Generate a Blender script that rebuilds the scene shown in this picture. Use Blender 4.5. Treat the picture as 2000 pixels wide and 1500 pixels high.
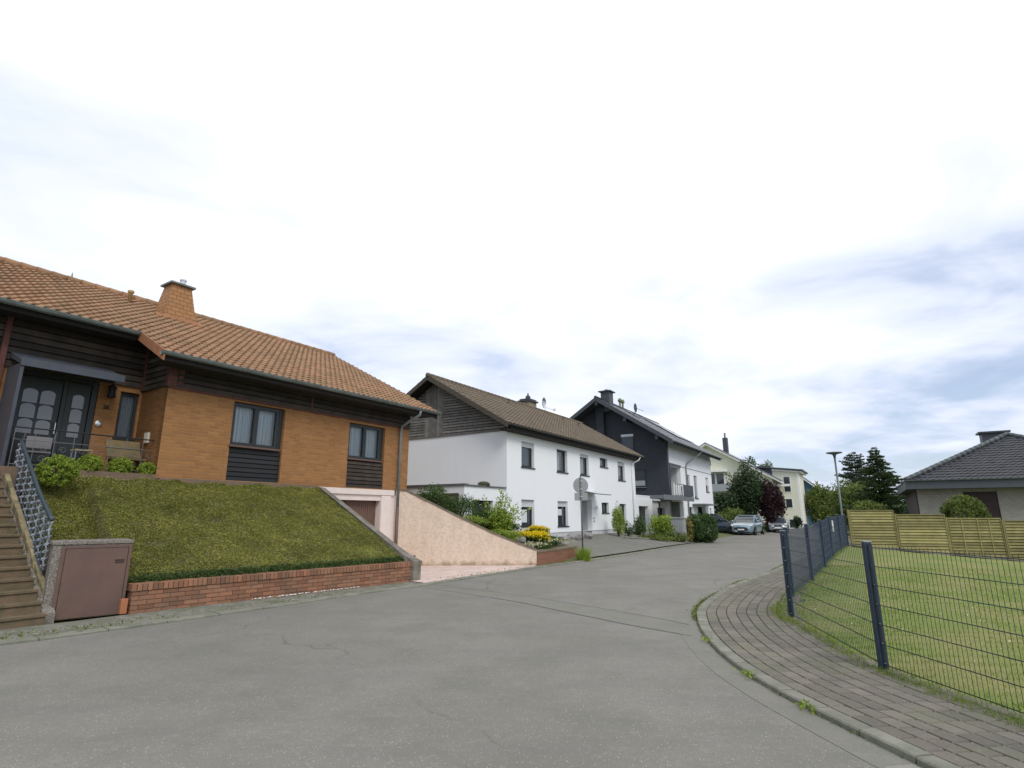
import bpy, math, random
import numpy as np
from mathutils import Vector, Matrix
R = math.radians
random.seed(7); rng = np.random.default_rng(7)
for o in list(bpy.data.objects): bpy.data.objects.remove(o)
S = bpy.context.scene
COL = S.collection
# ------------------------------------------------------------------ camera
cd = bpy.data.cameras.new('camera'); cam = bpy.data.objects.new('camera', cd); COL.objects.link(cam)
cam.location = (0, 0, 1.65); cam.rotation_euler = (R(90 + 13.2), 0, 0)
cd.sensor_fit = 'HORIZONTAL'; cd.sensor_width = 36; cd.lens = 36 * 1090 / 2000
cd.clip_start = 0.05; cd.clip_end = 3000
S.camera = cam
# ------------------------------------------------------------------ light
SUN_EL, SUN_AZ = 46, 154
w = bpy.data.worlds.new("World"); S.world = w; w.use_nodes = True
nt = w.node_tree; nt.nodes.clear()
def N(t, typ, **kw):
    n = t.nodes.new(typ)
    for k, v in kw.items(): setattr(n, k, v)
    return n
def ramp(t, stops, interp='LINEAR'):
    n = t.nodes.new('ShaderNodeValToRGB'); cr = n.color_ramp; cr.interpolation = interp
    while len(cr.elements) < len(stops): cr.elements.new(0.5)
    for e, (p, c) in zip(cr.elements, stops):
        e.position = p; e.color = (c, c, c, 1) if isinstance(c, (int, float)) else (*c, 1)
    return n
L = nt.links.new
wo = N(nt, 'ShaderNodeOutputWorld'); bg1 = N(nt, 'ShaderNodeBackground'); bg2 = N(nt, 'ShaderNodeBackground'); mx = N(nt, 'ShaderNodeMixShader')
sky = N(nt, 'ShaderNodeTexSky', sky_type='NISHITA', sun_disc=False); sky.sun_elevation = R(SUN_EL); sky.sun_rotation = R(SUN_AZ)
L(sky.outputs[0], bg1.inputs[0]); bg1.inputs[1].default_value = 0.12
tc = N(nt, 'ShaderNodeTexCoord'); sx = N(nt, 'ShaderNodeSeparateXYZ'); L(tc.outputs['Generated'], sx.inputs[0])
def M(t, op, a, b=None, c=None, clamp=False):
    n = t.nodes.new('ShaderNodeMath'); n.operation = op; n.use_clamp = clamp
    for i, v in enumerate((a, b, c)):
        if v is None: continue
        if isinstance(v, (int, float)): n.inputs[i].default_value = v
        else: t.links.new(v, n.inputs[i])
    return n.outputs[0]
zz = M(nt, 'ADD', M(nt, 'MAXIMUM', sx.outputs[2], 0.0), 0.16)
px_, py_ = M(nt, 'DIVIDE', sx.outputs[0], zz), M(nt, 'DIVIDE', sx.outputs[1], zz)
cb = N(nt, 'ShaderNodeCombineXYZ'); L(px_, cb.inputs[0]); L(py_, cb.inputs[1])
n1 = N(nt, 'ShaderNodeTexNoise'); n1.inputs['Scale'].default_value = 0.85; n1.inputs['Detail'].default_value = 7; n1.inputs['Roughness'].default_value = .56; n1.inputs['Distortion'].default_value = .35
mpw = N(nt, 'ShaderNodeMapping'); mpw.inputs['Location'].default_value = (3.3, 1.7, 0); mpw.inputs['Scale'].default_value = (.8, 1.1, 1)
L(cb.outputs[0], mpw.inputs[0]); L(mpw.outputs[0], n1.inputs['Vector'])
# bright patch where the hidden sun lights the cloud deck, high in front
gd = N(nt, 'ShaderNodeVectorMath', operation='DOT_PRODUCT'); L(tc.outputs['Generated'], gd.inputs[0])
ge, ga = R(46), R(-2); gd.inputs[1].default_value = (math.cos(ge) * math.sin(ga), math.cos(ge) * math.cos(ga), math.sin(ge))
glow = N(nt, 'ShaderNodeMapRange', interpolation_type='SMOOTHSTEP'); L(gd.outputs['Value'], glow.inputs[0])
glow.inputs[1].default_value = .62; glow.inputs[2].default_value = .97; glow.inputs[3].default_value = -.06; glow.inputs[4].default_value = .20
n2 = N(nt, 'ShaderNodeTexNoise'); n2.inputs['Scale'].default_value = 2.3; n2.inputs['Detail'].default_value = 5; n2.inputs['Roughness'].default_value = .5; n2.inputs['Distortion'].default_value = .6; L(cb.outputs[0], n2.inputs['Vector'])
nsum = M(nt, 'ADD', M(nt, 'ADD', n1.outputs[0], M(nt, 'MULTIPLY', M(nt, 'SUBTRACT', n2.outputs[0], .5), .50)), glow.outputs[0])
nsum = M(nt, 'SUBTRACT', nsum, M(nt, 'MULTIPLY', M(nt, 'MAXIMUM', M(nt, 'SUBTRACT', .55, sx.outputs[2]), 0), .16))
cr = ramp(nt, [(.24, (.44, .51, .67)), (.35, (.57, .63, .775)), (.45, (.68, .73, .83)), (.55, (.78, .81, .865)), (.66, (.88, .885, .89)), (.92, (1.45, 1.38, 1.28))])
L(nsum, cr.inputs[0]); L(cr.outputs[0], bg2.inputs[0]); bg2.inputs[1].default_value = 1.0
dens = ramp(nt, [(.22, .55), (.40, .97)]); L(nsum, dens.inputs[0])
L(dens.outputs[0], mx.inputs[0]); L(bg1.outputs[0], mx.inputs[1]); L(bg2.outputs[0], mx.inputs[2]); L(mx.outputs[0], wo.inputs[0])
sd = bpy.data.lights.new('sun', 'SUN'); sun = bpy.data.objects.new('sun', sd); COL.objects.link(sun)
sd.energy = 1.5; sd.angle = R(25); sd.color = (1, .965, .91)
el, az = R(SUN_EL), R(SUN_AZ)
sun.rotation_euler = Vector((math.cos(el) * math.sin(az), math.cos(el) * math.cos(az), math.sin(el))).to_track_quat('Z', 'Y').to_euler()
S.view_settings.view_transform = 'Standard'; S.view_settings.look = 'None'; S.view_settings.exposure = 0.38; S.view_settings.gamma = 1
S.render.engine = 'CYCLES'
S.render.resolution_x = 1024; S.render.resolution_y = 768

# ------------------------------------------------------------------ materials
MATS = {}
def mat(name, col=(.5, .5, .5), rough=.7, metal=0, var=0, scale=4, bump=0, bscale=None, tint=0, spec=.5, col2=None, detail=4, extra=None, lo=.35, hi=.65, coat=0):
    """var/col2: noise-mixed second colour; tint: per-face random brightness from the 'rnd' attribute"""
    if name in MATS: return MATS[name]
    m = bpy.data.materials.new(name); m.use_nodes = True; t = m.node_tree; b = t.nodes['Principled BSDF']
    b.inputs['Roughness'].default_value = rough; b.inputs['Metallic'].default_value = metal; b.inputs['Specular IOR Level'].default_value = spec
    if coat: b.inputs['Coat Weight'].default_value = coat; b.inputs['Coat Roughness'].default_value = .05
    tc = N(t, 'ShaderNodeTexCoord'); out = None
    if col2 is None and var: col2 = tuple(c * (1 - var) for c in col)
    rgb = N(t, 'ShaderNodeRGB'); rgb.outputs[0].default_value = (*col, 1); out = rgb.outputs[0]
    if col2:
        nn = N(t, 'ShaderNodeTexNoise'); nn.inputs['Scale'].default_value = scale; nn.inputs['Detail'].default_value = detail; nn.inputs['Roughness'].default_value = .62
        t.links.new(tc.outputs['Object'], nn.inputs['Vector'])
        r = ramp(t, [(lo, 0.0), (hi, 1.0)]); t.links.new(nn.outputs[0], r.inputs[0])
        mc = N(t, 'ShaderNodeMix', data_type='RGBA'); t.links.new(r.outputs[0], mc.inputs[0]); t.links.new(out, mc.inputs[6]); mc.inputs[7].default_value = (*col2, 1); out = mc.outputs[2]
    if tint:
        a = N(t, 'ShaderNodeAttribute', attribute_name='rnd'); k = M(t, 'MULTIPLY_ADD', a.outputs['Fac'], 2 * tint, 1 - tint)
        vm = N(t, 'ShaderNodeVectorMath', operation='SCALE'); t.links.new(out, vm.inputs[0]); t.links.new(k, vm.inputs[3]); out = vm.outputs[0]
    if extra: out = extra(t, tc, out, b)
    t.links.new(out, b.inputs['Base Color'])
    if bump:
        nb = N(t, 'ShaderNodeTexNoise'); nb.inputs['Scale'].default_value = bscale or scale * 3; nb.inputs['Detail'].default_value = 5
        t.links.new(tc.outputs['Object'], nb.inputs['Vector'])
        bp = N(t, 'ShaderNodeBump'); bp.inputs['Strength'].default_value = bump; bp.inputs['Distance'].default_value = .02
        if b.inputs['Normal'].links: t.links.new(b.inputs['Normal'].links[0].from_socket, bp.inputs['Normal'])
        t.links.new(nb.outputs[0], bp.inputs['Height']); t.links.new(bp.outputs[0], b.inputs['Normal'])
    MATS[name] = m; return m
def mixc(t, fac, a, b):
    mc = N(t, 'ShaderNodeMix', data_type='RGBA')
    if isinstance(fac, (int, float)): mc.inputs[0].default_value = fac
    else: t.links.new(fac, mc.inputs[0])
    for i, v in ((6, a), (7, b)):
        if isinstance(v, tuple): mc.inputs[i].default_value = (*v, 1)
        else: t.links.new(v, mc.inputs[i])
    return mc.outputs[2]
def noise(t, tc, scale, detail=4, rough=.6, coord='Object', mp=None):
    n = N(t, 'ShaderNodeTexNoise'); n.inputs['Scale'].default_value = scale; n.inputs['Detail'].default_value = detail; n.inputs['Roughness'].default_value = rough
    src = tc.outputs[coord]
    if mp:
        m = N(t, 'ShaderNodeMapping'); m.inputs['Scale'].default_value = mp; t.links.new(src, m.inputs[0]); src = m.outputs[0]
    t.links.new(src, n.inputs['Vector']); return n.outputs[0]
def rmp(t, fac, stops):
    r = ramp(t, stops); t.links.new(fac, r.inputs[0]); return r.outputs[0]
def brick_fn(c1, c2, cm, bw=.25, bh=.078, mortar=.009, bump=.5):
    def f(t, tc, out, b):
        br = N(t, 'ShaderNodeTexBrick'); t.links.new(tc.outputs['UV'], br.inputs['Vector']); br.inputs['Scale'].default_value = 1
        br.inputs['Brick Width'].default_value = bw; br.inputs['Row Height'].default_value = bh; br.inputs['Mortar Size'].default_value = mortar; br.inputs['Mortar Smooth'].default_value = .3; br.inputs['Bias'].default_value = 0
        br.inputs['Color1'].default_value = (*c1, 1); br.inputs['Color2'].default_value = (*c2, 1); br.inputs['Mortar'].default_value = (*cm, 1)
        n = noise(t, tc, 1.1, 5); o = mixc(t, rmp(t, n, [(.35, 0.0), (.7, .4)]), br.outputs[0], tuple(c * .55 for c in c1))
        o = mixc(t, rmp(t, noise(t, tc, 60, 2), [(.4, 0.0), (.75, .25)]), o, tuple(c * .5 for c in c1))
        bp = N(t, 'ShaderNodeBump'); bp.invert = True; bp.inputs['Strength'].default_value = bump; bp.inputs['Distance'].default_value = .01
        t.links.new(br.outputs['Fac'], bp.inputs['Height']); t.links.new(bp.outputs[0], b.inputs['Normal'])
        return o
    return f
def streak_fn(dark, amt=.35, sc=(2.2, 2.2, .35), fine=True):
    def f(t, tc, out, b):
        n = noise(t, tc, 1.6, 6, .65, mp=sc); o = mixc(t, rmp(t, n, [(.42, 0.0), (.72, amt)]), out, dark)
        if fine: o = mixc(t, rmp(t, noise(t, tc, 9, 5), [(.45, 0.0), (.75, amt * .7)]), o, dark)
        return o
    return f
m_brick = mat('house_brick', (.5, .25, .1), .85, extra=brick_fn((.385, .178, .056), (.275, .120, .038), (.32, .195, .10), mortar=.009, bump=.7), bump=.3, bscale=80)
m_rbrick = mat('wall_brick', (.285, .125, .068), .88, tint=.28, col2=(.19, .115, .07), scale=3, bump=.5, bscale=50, lo=.3, hi=.75)
m_pbrick = mat('planter_brick', (.27, .10, .055), .85, extra=brick_fn((.30, .12, .06), (.21, .085, .045), (.20, .15, .12)), bump=.3, bscale=60)
m_mortar = mat('mortar', (.24, .19, .155), .95, var=.3)
m_tile = mat('terracotta_tile', (.315, .172, .092), .9, tint=.15, col2=(.225, .150, .085), scale=.9, bump=.3, bscale=30, lo=.3, hi=.8)
m_tile_v = mat('terracotta_trim', (.33, .14, .06), .8, var=.3)
m_tileb = mat('brown_tile', (.150, .112, .076), .88, tint=.08, col2=(.115, .092, .064), scale=1.3, bump=.3, bscale=30)
m_tileg = mat('slate_tile', (.20, .205, .225), .5, tint=.08, var=.15)
m_tiled = mat('dark_grey_tile', (.036, .038, .045), .55, tint=.2, var=.2)
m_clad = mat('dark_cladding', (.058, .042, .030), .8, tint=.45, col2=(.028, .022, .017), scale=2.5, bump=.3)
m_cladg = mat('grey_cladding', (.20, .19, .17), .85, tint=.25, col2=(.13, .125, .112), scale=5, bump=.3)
m_redwood = mat('reddish_post', (.13, .045, .035), .75, var=.4)
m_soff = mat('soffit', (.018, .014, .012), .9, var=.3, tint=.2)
m_zinc = mat('zinc', (.20, .235, .235), .5, metal=.35, var=.35, scale=3)
m_pipe = mat('pipe_paint', (.20, .22, .22), .5, var=.25)
m_whiteplas = mat('white_render', (.80, .81, .82), .9, extra=streak_fn((.64, .65, .63), .14), bump=.12, bscale=70)
m_plinth = mat('plinth', (.55, .56, .56), .9, var=.15)
m_cream = mat('cream_render', (.70, .69, .56), .9, var=.06)
m_creamw = mat('cream_trim', (.8, .8, .74), .8, var=.05)
m_pinkband = mat('pale_pink_render', (.74, .64, .59), .85, var=.08, bump=.05)
def pinkf(t, tc, out, b):
    o = streak_fn((.52, .40, .28), .5, (2, 2, .5))(t, tc, out, b)
    cr = rmp(t, noise(t, tc, 3.2, 8, .7), [(.485, 0.0), (.5, .5), (.515, 0.0)]); o = mixc(t, cr, o, (.25, .18, .12))
    sp = N(t, 'ShaderNodeSeparateXYZ'); t.links.new(tc.outputs['Object'], sp.inputs[0])
    e = M(t, 'ADD', M(t, 'MULTIPLY', sp.outputs[2], -2.5), M(t, 'MULTIPLY', noise(t, tc, 5), 1.2)); return mixc(t, rmp(t, e, [(.1, 0.0), (.6, .8)]), o, (.22, .15, .08))
m_pink = mat('pink_stained_render', (.69, .56, .45), .9, extra=pinkf, bump=.3, bscale=25)
m_darkbrick = mat('dark_facing_brick', (.03, .035, .045), .8, extra=brick_fn((.042, .050, .060), (.032, .038, .046), (.02, .024, .03), bump=.4))
m_frame = mat('dark_frame', (.018, .023, .025), .5, var=.1)
m_anth = mat('anthracite_panel', (.05, .055, .065), .5, var=.1)
m_curt = mat('curtain', (.74, .77, .82), .95)
m_shut = mat('roller_shutter', (.62, .64, .66), .6, var=.05)
m_shutg = mat('grey_shutter', (.30, .32, .33), .6, var=.05)
m_garage = mat('brown_garage', (.15, .085, .06), .6, var=.2)
m_conc = mat('concrete', (.215, .195, .165), .92, col2=(.12, .11, .085), scale=5, bump=.4, bscale=40)
m_kerb = mat('kerb_stone', (.235, .225, .185), .92, col2=(.15, .158, .115), scale=3.5, bump=.5, bscale=45, tint=.1)
m_box = mat('brown_bin_door', (.145, .082, .062), .6, col2=(.11, .068, .055), scale=2, bump=.05)
m_expo = mat('exposed_aggregate', (.30, .27, .23), .95, col2=(.13, .115, .10), scale=45, detail=2, bump=1, bscale=60)
m_step = mat('step_stone', (.17, .115, .07), .9, col2=(.10, .085, .045), scale=5, bump=.5, bscale=30)
m_yellow = mat('yellow_stone', (.27, .215, .125), .9, tint=.3, col2=(.14, .13, .07), scale=6, bump=.5)
m_metalb = mat('blue_grey_iron', (.10, .12, .155), .45, metal=.4, tint=.3)
m_metall = mat('weathered_iron', (.27, .295, .33), .5, metal=.3, tint=.25)
m_fence = mat('fence_steel', (.026, .046, .078), .42, var=.3, scale=6)
m_clip = mat('clip_steel', (.5, .52, .55), .3, metal=.9)
m_sign = mat('sign_back', (.30, .31, .32), .5, metal=.3, var=.15)
m_signpole = mat('sign_pole', (.16, .15, .13), .6, var=.4, metal=.2)
m_rock = mat('rock', (.30, .29, .28), .9, col2=(.17, .16, .15), scale=4, bump=.6)
m_bark = mat('bark', (.09, .07, .05), .95, var=.4, scale=8)
m_soil = mat('soil', (.085, .065, .042), .98, col2=(.05, .055, .02), scale=5, bump=.8)
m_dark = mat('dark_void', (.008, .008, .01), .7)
m_cab = mat('cabinet_grey', (.33, .34, .345), .7, extra=streak_fn((.20, .21, .20), .6), bump=.05)
m_green_wood = mat('treated_wood', (.28, .245, .095), .88, tint=.32, col2=(.20, .18, .07), scale=3, bump=.4, bscale=30)
m_bung = mat('beige_stone', (.36, .335, .285), .92, extra=brick_fn((.43, .405, .34), (.35, .33, .28), (.28, .27, .23), .2, .1, .01, .4))
m_fascia = mat('grey_fascia', (.07, .09, .098), .5, var=.15)
m_maroon = mat('maroon_shutter', (.045, .022, .020), .6, var=.25)
m_bluewall = mat('blue_render', (.04, .10, .165), .85, var=.1)
m_white = mat('white_paint', (.8, .8, .8), .5)
m_black = mat('black_rubber', (.012, .012, .013), .7)
m_gold = mat('copper_slate', (.46, .20, .06), .7, extra=brick_fn((.42, .205, .075), (.35, .165, .06), (.17, .08, .03), .22, .13, .012, .5))
m_steel = mat('steel', (.6, .6, .62), .3, metal=.9)
m_beige = mat('beige_plastic', (.5, .46, .38), .6)
m_solar = mat('solar_glass', (.03, .035, .05), .15)
def glass(name, dark=(.02, .025, .03), rough=.04):
    return mat(name, dark, rough, spec=.9)
m_glass = glass('window_glass', (.035, .045, .05)); m_glassl = glass('door_glass', (.11, .12, .13), .12)
def tglass():
    m = bpy.data.materials.new('clear_pane'); m.use_nodes = True; t = m.node_tree; t.nodes.clear()
    o = N(t, 'ShaderNodeOutputMaterial'); mxs = N(t, 'ShaderNodeMixShader'); tr = N(t, 'ShaderNodeBsdfTransparent'); gl = N(t, 'ShaderNodeBsdfGlossy'); gl.inputs['Roughness'].default_value = .03
    tr.inputs[0].default_value = (.85, .9, .9, 1); fr = N(t, 'ShaderNodeFresnel'); fr.inputs[0].default_value = 1.6
    t.links.new(fr.outputs[0], mxs.inputs[0]); t.links.new(tr.outputs[0], mxs.inputs[1]); t.links.new(gl.outputs[0], mxs.inputs[2]); t.links.new(mxs.outputs[0], o.inputs[0]); return m
m_clear = tglass()
def leafmat(name, c1, c2, trans=.25, tint=.45):
    """two leaf colours, chosen leaf by leaf and clump by clump"""
    m = bpy.data.materials.new(name); m.use_nodes = True; t = m.node_tree; b = t.nodes['Principled BSDF']
    a = N(t, 'ShaderNodeAttribute', attribute_name='rnd'); tc = N(t, 'ShaderNodeTexCoord')
    f = M(t, 'ADD', M(t, 'MULTIPLY', a.outputs['Fac'], .6), M(t, 'MULTIPLY', rmp(t, noise(t, tc, 1.7, 3), [(.35, 0.0), (.65, 1.0)]), .4))
    o = mixc(t, f, c1, c2); t.links.new(o, b.inputs['Base Color']); b.inputs['Roughness'].default_value = .55; b.inputs['Specular IOR Level'].default_value = .35
    tl = N(t, 'ShaderNodeBsdfTranslucent'); t.links.new(o, tl.inputs[0]); mxs = N(t, 'ShaderNodeMixShader'); mxs.inputs[0].default_value = trans
    om = t.nodes['Material Output']; t.links.new(b.outputs[0], mxs.inputs[1]); t.links.new(tl.outputs[0], mxs.inputs[2]); t.links.new(mxs.outputs[0], om.inputs[0]); return m
lf_bright = leafmat('leaf_bright', (.15, .23, .025), (.34, .44, .06))
lf_box = leafmat('leaf_box', (.13, .20, .022), (.36, .45, .06))
lf_dark = leafmat('leaf_dark', (.022, .046, .018), (.055, .095, .032))
lf_mid = leafmat('leaf_mid', (.035, .075, .018), (.09, .15, .03))
lf_hedge = leafmat('leaf_hedge', (.028, .065, .016), (.075, .13, .03))
lf_olive = leafmat('leaf_olive', (.08, .12, .022), (.19, .235, .05))
lf_purple = leafmat('leaf_purple', (.026, .014, .016), (.060, .024, .028))
lf_spruce = leafmat('leaf_spruce', (.035, .06, .038), (.075, .11, .065), .15)
lf_spruceg = leafmat('leaf_spruce_green', (.035, .065, .020), (.085, .125, .04), .15)
lf_cover = leafmat('leaf_cover', (.23, .245, .055), (.41, .41, .11), .25)
lf_yel = leafmat('petal_yellow', (.75, .50, .004), (.9, .74, .01), .3)
lf_pale = leafmat('petal_pale', (.6, .58, .25), (.8, .8, .6), .2)
lf_dry = leafmat('leaf_dry', (.22, .17, .05), (.30, .26, .08), .2)
lf_grass = leafmat('grass_blade', (.10, .175, .014), (.24, .30, .04), .3)

# ------------------------------------------------------------------ mesh helpers
class MB:
    def __init__(s): s.v = []; s.f = []; s.r = []
    def add(s, vs, fs, r=None):
        o = len(s.v); s.v += [tuple(p) for p in vs]; s.f += [tuple(i + o for i in f) for f in fs]
        rr = random.random() if r is None else r; s.r += [rr] * len(fs); return s
    def box(s, x0, x1, y0, y1, z0, z1, r=None, m=None):
        vs = [(x0, y0, z0), (x1, y0, z0), (x1, y1, z0), (x0, y1, z0), (x0, y0, z1), (x1, y0, z1), (x1, y1, z1), (x0, y1, z1)]
        if m is not None: vs = [tuple(m @ Vector(p)) for p in vs]
        return s.add(vs, [(0, 3, 2, 1), (4, 5, 6, 7), (0, 1, 5, 4), (1, 2, 6, 5), (2, 3, 7, 6), (3, 0, 4, 7)], r)
    def quad(s, *p, r=None): return s.add(p, [tuple(range(len(p)))], r)
    def prism(s, poly, d, r=None):
        n = len(poly); d = Vector(d); p2 = [tuple(Vector(p) + d) for p in poly]
        return s.add(list(poly) + p2, [tuple(range(n))[::-1], tuple(range(n, 2 * n))] + [(i, (i + 1) % n, n + (i + 1) % n, n + i) for i in range(n)], r)
    def tube(s, pts, rad, n=8, cap=True, r=None):
        pts = [Vector(p) for p in pts]; k = len(pts); rads = rad if isinstance(rad, (list, tuple)) else [rad] * k; vs = []; up = None
        for i, p in enumerate(pts):
            d = (pts[min(i + 1, k - 1)] - pts[max(i - 1, 0)]).normalized()
            if up is None: up = Vector((0, 0, 1)) if abs(d.z) < .9 else Vector((1, 0, 0))
            a = d.cross(up); a = a.normalized() if a.length > 1e-6 else d.orthogonal().normalized(); b = d.cross(a); up = -b if abs(d.dot(b)) < .99 else up
            a2 = d.cross(up).normalized(); b2 = a2.cross(d)
            for j in range(n):
                t = 2 * math.pi * j / n; vs.append(p + (a2 * math.cos(t) + b2 * math.sin(t)) * rads[i])
        fs = [(i * n + j, i * n + (j + 1) % n, (i + 1) * n + (j + 1) % n, (i + 1) * n + j) for i in range(k - 1) for j in range(n)]
        if cap: fs += [tuple(range(n))[::-1], tuple(range((k - 1) * n, k * n))]
        return s.add(vs, fs, r)
    def lathe(s, prof, c=(0, 0, 0), n=16, axis='z', r=None):
        vs = []
        for (rr, h) in prof:
            for j in range(n):
                t = 2 * math.pi * j / n; a, b = rr * math.cos(t), rr * math.sin(t)
                vs.append((c[0] + a, c[1] + b, c[2] + h) if axis == 'z' else ((c[0] + a, c[1] + h, c[2] + b) if axis == 'y' else (c[0] + h, c[1] + a, c[2] + b)))
        k = len(prof); fs = [(i * n + j, i * n + (j + 1) % n, (i + 1) * n + (j + 1) % n, (i + 1) * n + j) for i in range(k - 1) for j in range(n)]
        fs += [tuple(range(n))[::-1], tuple(range((k - 1) * n, k * n))]
        return s.add(vs, fs, r)
    def obj(s, name, m, parent=None, smooth=False, bevel=0, loc=None):
        me = bpy.data.meshes.new(name); me.from_pydata(s.v, [], s.f); fin(me, s.r, m, smooth)
        o = bpy.data.objects.new(name, me); COL.objects.link(o)
        if parent: o.parent = parent
        if loc: o.location = loc
        if bevel: bv = o.modifiers.new('bevel', 'BEVEL'); bv.width = bevel; bv.segments = 2; bv.limit_method = 'ANGLE'
        return o
def fin(me, rnd, m, smooth=False):
    nf = len(me.polygons)
    at = me.attributes.new('rnd', 'FLOAT', 'FACE'); at.data.foreach_set('value', np.asarray(rnd, dtype=np.float32))
    me.materials.append(m)
    if smooth: me.polygons.foreach_set('use_smooth', [True] * nf)
    if nf < 60000:
        co = np.empty(len(me.vertices) * 3, np.float32); me.vertices.foreach_get('co', co); co = co.reshape(-1, 3)
        nr = np.empty(nf * 3, np.float32); me.polygons.foreach_get('normal', nr); nr = np.abs(nr.reshape(-1, 3))
        ls = np.empty(nf, np.int32); me.polygons.foreach_get('loop_total', ls); fi = np.repeat(np.arange(nf), ls)
        vi = np.empty(len(me.loops), np.int32); me.loops.foreach_get('vertex_index', vi); c = co[vi]; n_ = nr[fi]
        uv = np.where((n_[:, 2] > .8)[:, None], c[:, [0, 1]], np.where((n_[:, 0] > n_[:, 1])[:, None], c[:, [1, 2]], c[:, [0, 2]]))
        ul = me.uv_layers.new(name='UVMap'); ul.data.foreach_set('uv', uv.astype(np.float32).ravel())
    me.update()
def empty(name, loc=(0, 0, 0), rz=0, label=None, cat=None, group=None):
    o = bpy.data.objects.new(name, None); COL.objects.link(o); o.location = loc; o.rotation_euler = (0, 0, rz); o.empty_display_size = .3
    tag(o, label, cat, group); return o
def tag(o, label=None, cat=None, group=None, kind=None):
    if label: o['label'] = label
    if cat: o['category'] = cat
    if group: o['group'] = group
    if kind: o['kind'] = kind
    return o
def framed(name, ox, oy, ang, label, cat, z=0): return empty(name, (ox, oy, z), R(90 - ang), label, cat)
def uvw(ox, oy, ang, u, v, z=0):
    a = R(ang); return (ox + u * math.sin(a) - v * math.cos(a), oy + u * math.cos(a) + v * math.sin(a), z)
def copy_tree(o, parent=None):
    c = o.copy(); COL.objects.link(c)
    if parent: c.parent = parent
    for ch in [x for x in bpy.data.objects if x.parent == o]: copy_tree(ch, c)
    return c
def npmesh(name, V, F, rnd, m, parent=None, kind=None):
    me = bpy.data.meshes.new(name); nv, nf, k = len(V), len(F), F.shape[1]
    me.vertices.add(nv); me.vertices.foreach_set('co', V.astype(np.float32).ravel())
    me.loops.add(nf * k); me.loops.foreach_set('vertex_index', F.astype(np.int32).ravel())
    me.polygons.add(nf); me.polygons.foreach_set('loop_start', np.arange(0, nf * k, k, dtype=np.int32)); me.update(calc_edges=True)
    at = me.attributes.new('rnd', 'FLOAT', 'FACE'); at.data.foreach_set('value', rnd.astype(np.float32)); me.materials.append(m)
    o = bpy.data.objects.new(name, me); COL.objects.link(o)
    if parent: o.parent = parent
    return o
def leaves(name, P, size, m, parent=None, asp=.55, rnd=None, up=0, dirs=None, lay=0):
    """one four-cornered leaf at every point of P"""
    n = len(P); D = rng.normal(size=(n, 3)) if dirs is None else dirs + rng.normal(size=(n, 3)) * .35
    D[:, 2] += up; D /= np.linalg.norm(D, axis=1)[:, None] + 1e-9
    if lay: D[:, 2] *= .35; D /= np.linalg.norm(D, axis=1)[:, None] + 1e-9
    T = np.cross(D, rng.normal(size=(n, 3)) * (1 - lay) + np.array([0, 0, 1.5]) * lay); T /= np.linalg.norm(T, axis=1)[:, None] + 1e-9
    s = (size * rng.uniform(.6, 1.35, n))[:, None]
    V = np.stack([P, P + D * s * .45 + T * s * asp * .5, P + D * s, P + D * s * .45 - T * s * asp * .5], 1).reshape(-1, 3)
    F = np.arange(n * 4).reshape(-1, 4)
    if rnd is None: rnd = rng.random(n)
    return npmesh(name, V, F, rnd, m, parent)
def blob(n, rad, clumps=26, spread=.28, shell=.75, flat=None, c=(0, 0, 0), sq=1):
    rad = np.array(rad, float); d = rng.normal(size=(clumps, 3)); d /= np.linalg.norm(d, axis=1)[:, None]
    rr = rng.uniform(shell - .25, shell + .12, clumps)[:, None]; C = d * rr
    ii = rng.integers(0, clumps, n); e = rng.normal(size=(n, 3)); e /= np.linalg.norm(e, axis=1)[:, None]
    P = C[ii] + e * spread * rng.uniform(.6, 1.1, n)[:, None] ; 
    if flat is not None: P = P[P[:, 2] > flat]
    if sq != 1: P = np.sign(P) * np.abs(P) ** sq
    return P * rad + np.array(c)
def plant(name, x, y, z, rad, n, size, m, label, cat, group=None, clumps=26, spread=.34, shell=.72, stem=True, flat=None, asp=.6, part='foliage', sq=1):
    e = empty(name, (x, y, z), 0, label, cat, group); P = blob(n, rad, clumps, spread, shell, flat, (0, 0, rad[2]), sq); P = P[P[:, 2] > .01]
    leaves(part, P, size, m, e, asp)
    if stem:
        mb = MB()
        for k in range(5):
            a = k * 1.3; mb.tube([(0.03 * math.cos(a), .03 * math.sin(a), 0), (rad[0] * .3 * math.cos(a), rad[1] * .3 * math.sin(a), rad[2] * .8), (rad[0] * .6 * math.cos(a), rad[1] * .6 * math.sin(a), rad[2] * 1.4)], [.018 + rad[0] * .02, .012 + rad[0] * .012, .004], 5)
        mb.obj('stem', m_bark, e)
    return e
def tree(name, x, y, z, h, rad, n, size, m, label, trunk_h=.3, group=None, clumps=40, spread=.3, shell=.7):
    e = empty(name, (x, y, z), 0, label, 'tree', group); zc = h - rad[2]
    P = blob(n, rad, clumps, spread, shell, None, (0, 0, zc)); P = P[P[:, 2] > h * .06]; leaves('crown', P, size, m, e)
    mb = MB(); r0 = h * .022 + .03; mb.tube([(0, 0, -.1), (.02 * h, 0, h * .3), (0, .02 * h, h * .6), (0, 0, h * .85)], [r0 * 1.25, r0, r0 * .6, r0 * .2], 8)
    for k in range(7):
        a = k * 2.4; z0 = h * (.25 + .07 * k); mb.tube([(0, 0, z0), (rad[0] * .4 * math.cos(a), rad[1] * .4 * math.sin(a), z0 + h * .1), (rad[0] * .8 * math.cos(a), rad[1] * .8 * math.sin(a), z0 + h * .17)], [r0 * .5, r0 * .3, r0 * .08], 6)
    mb.obj('trunk', m_bark, e); return e
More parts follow.
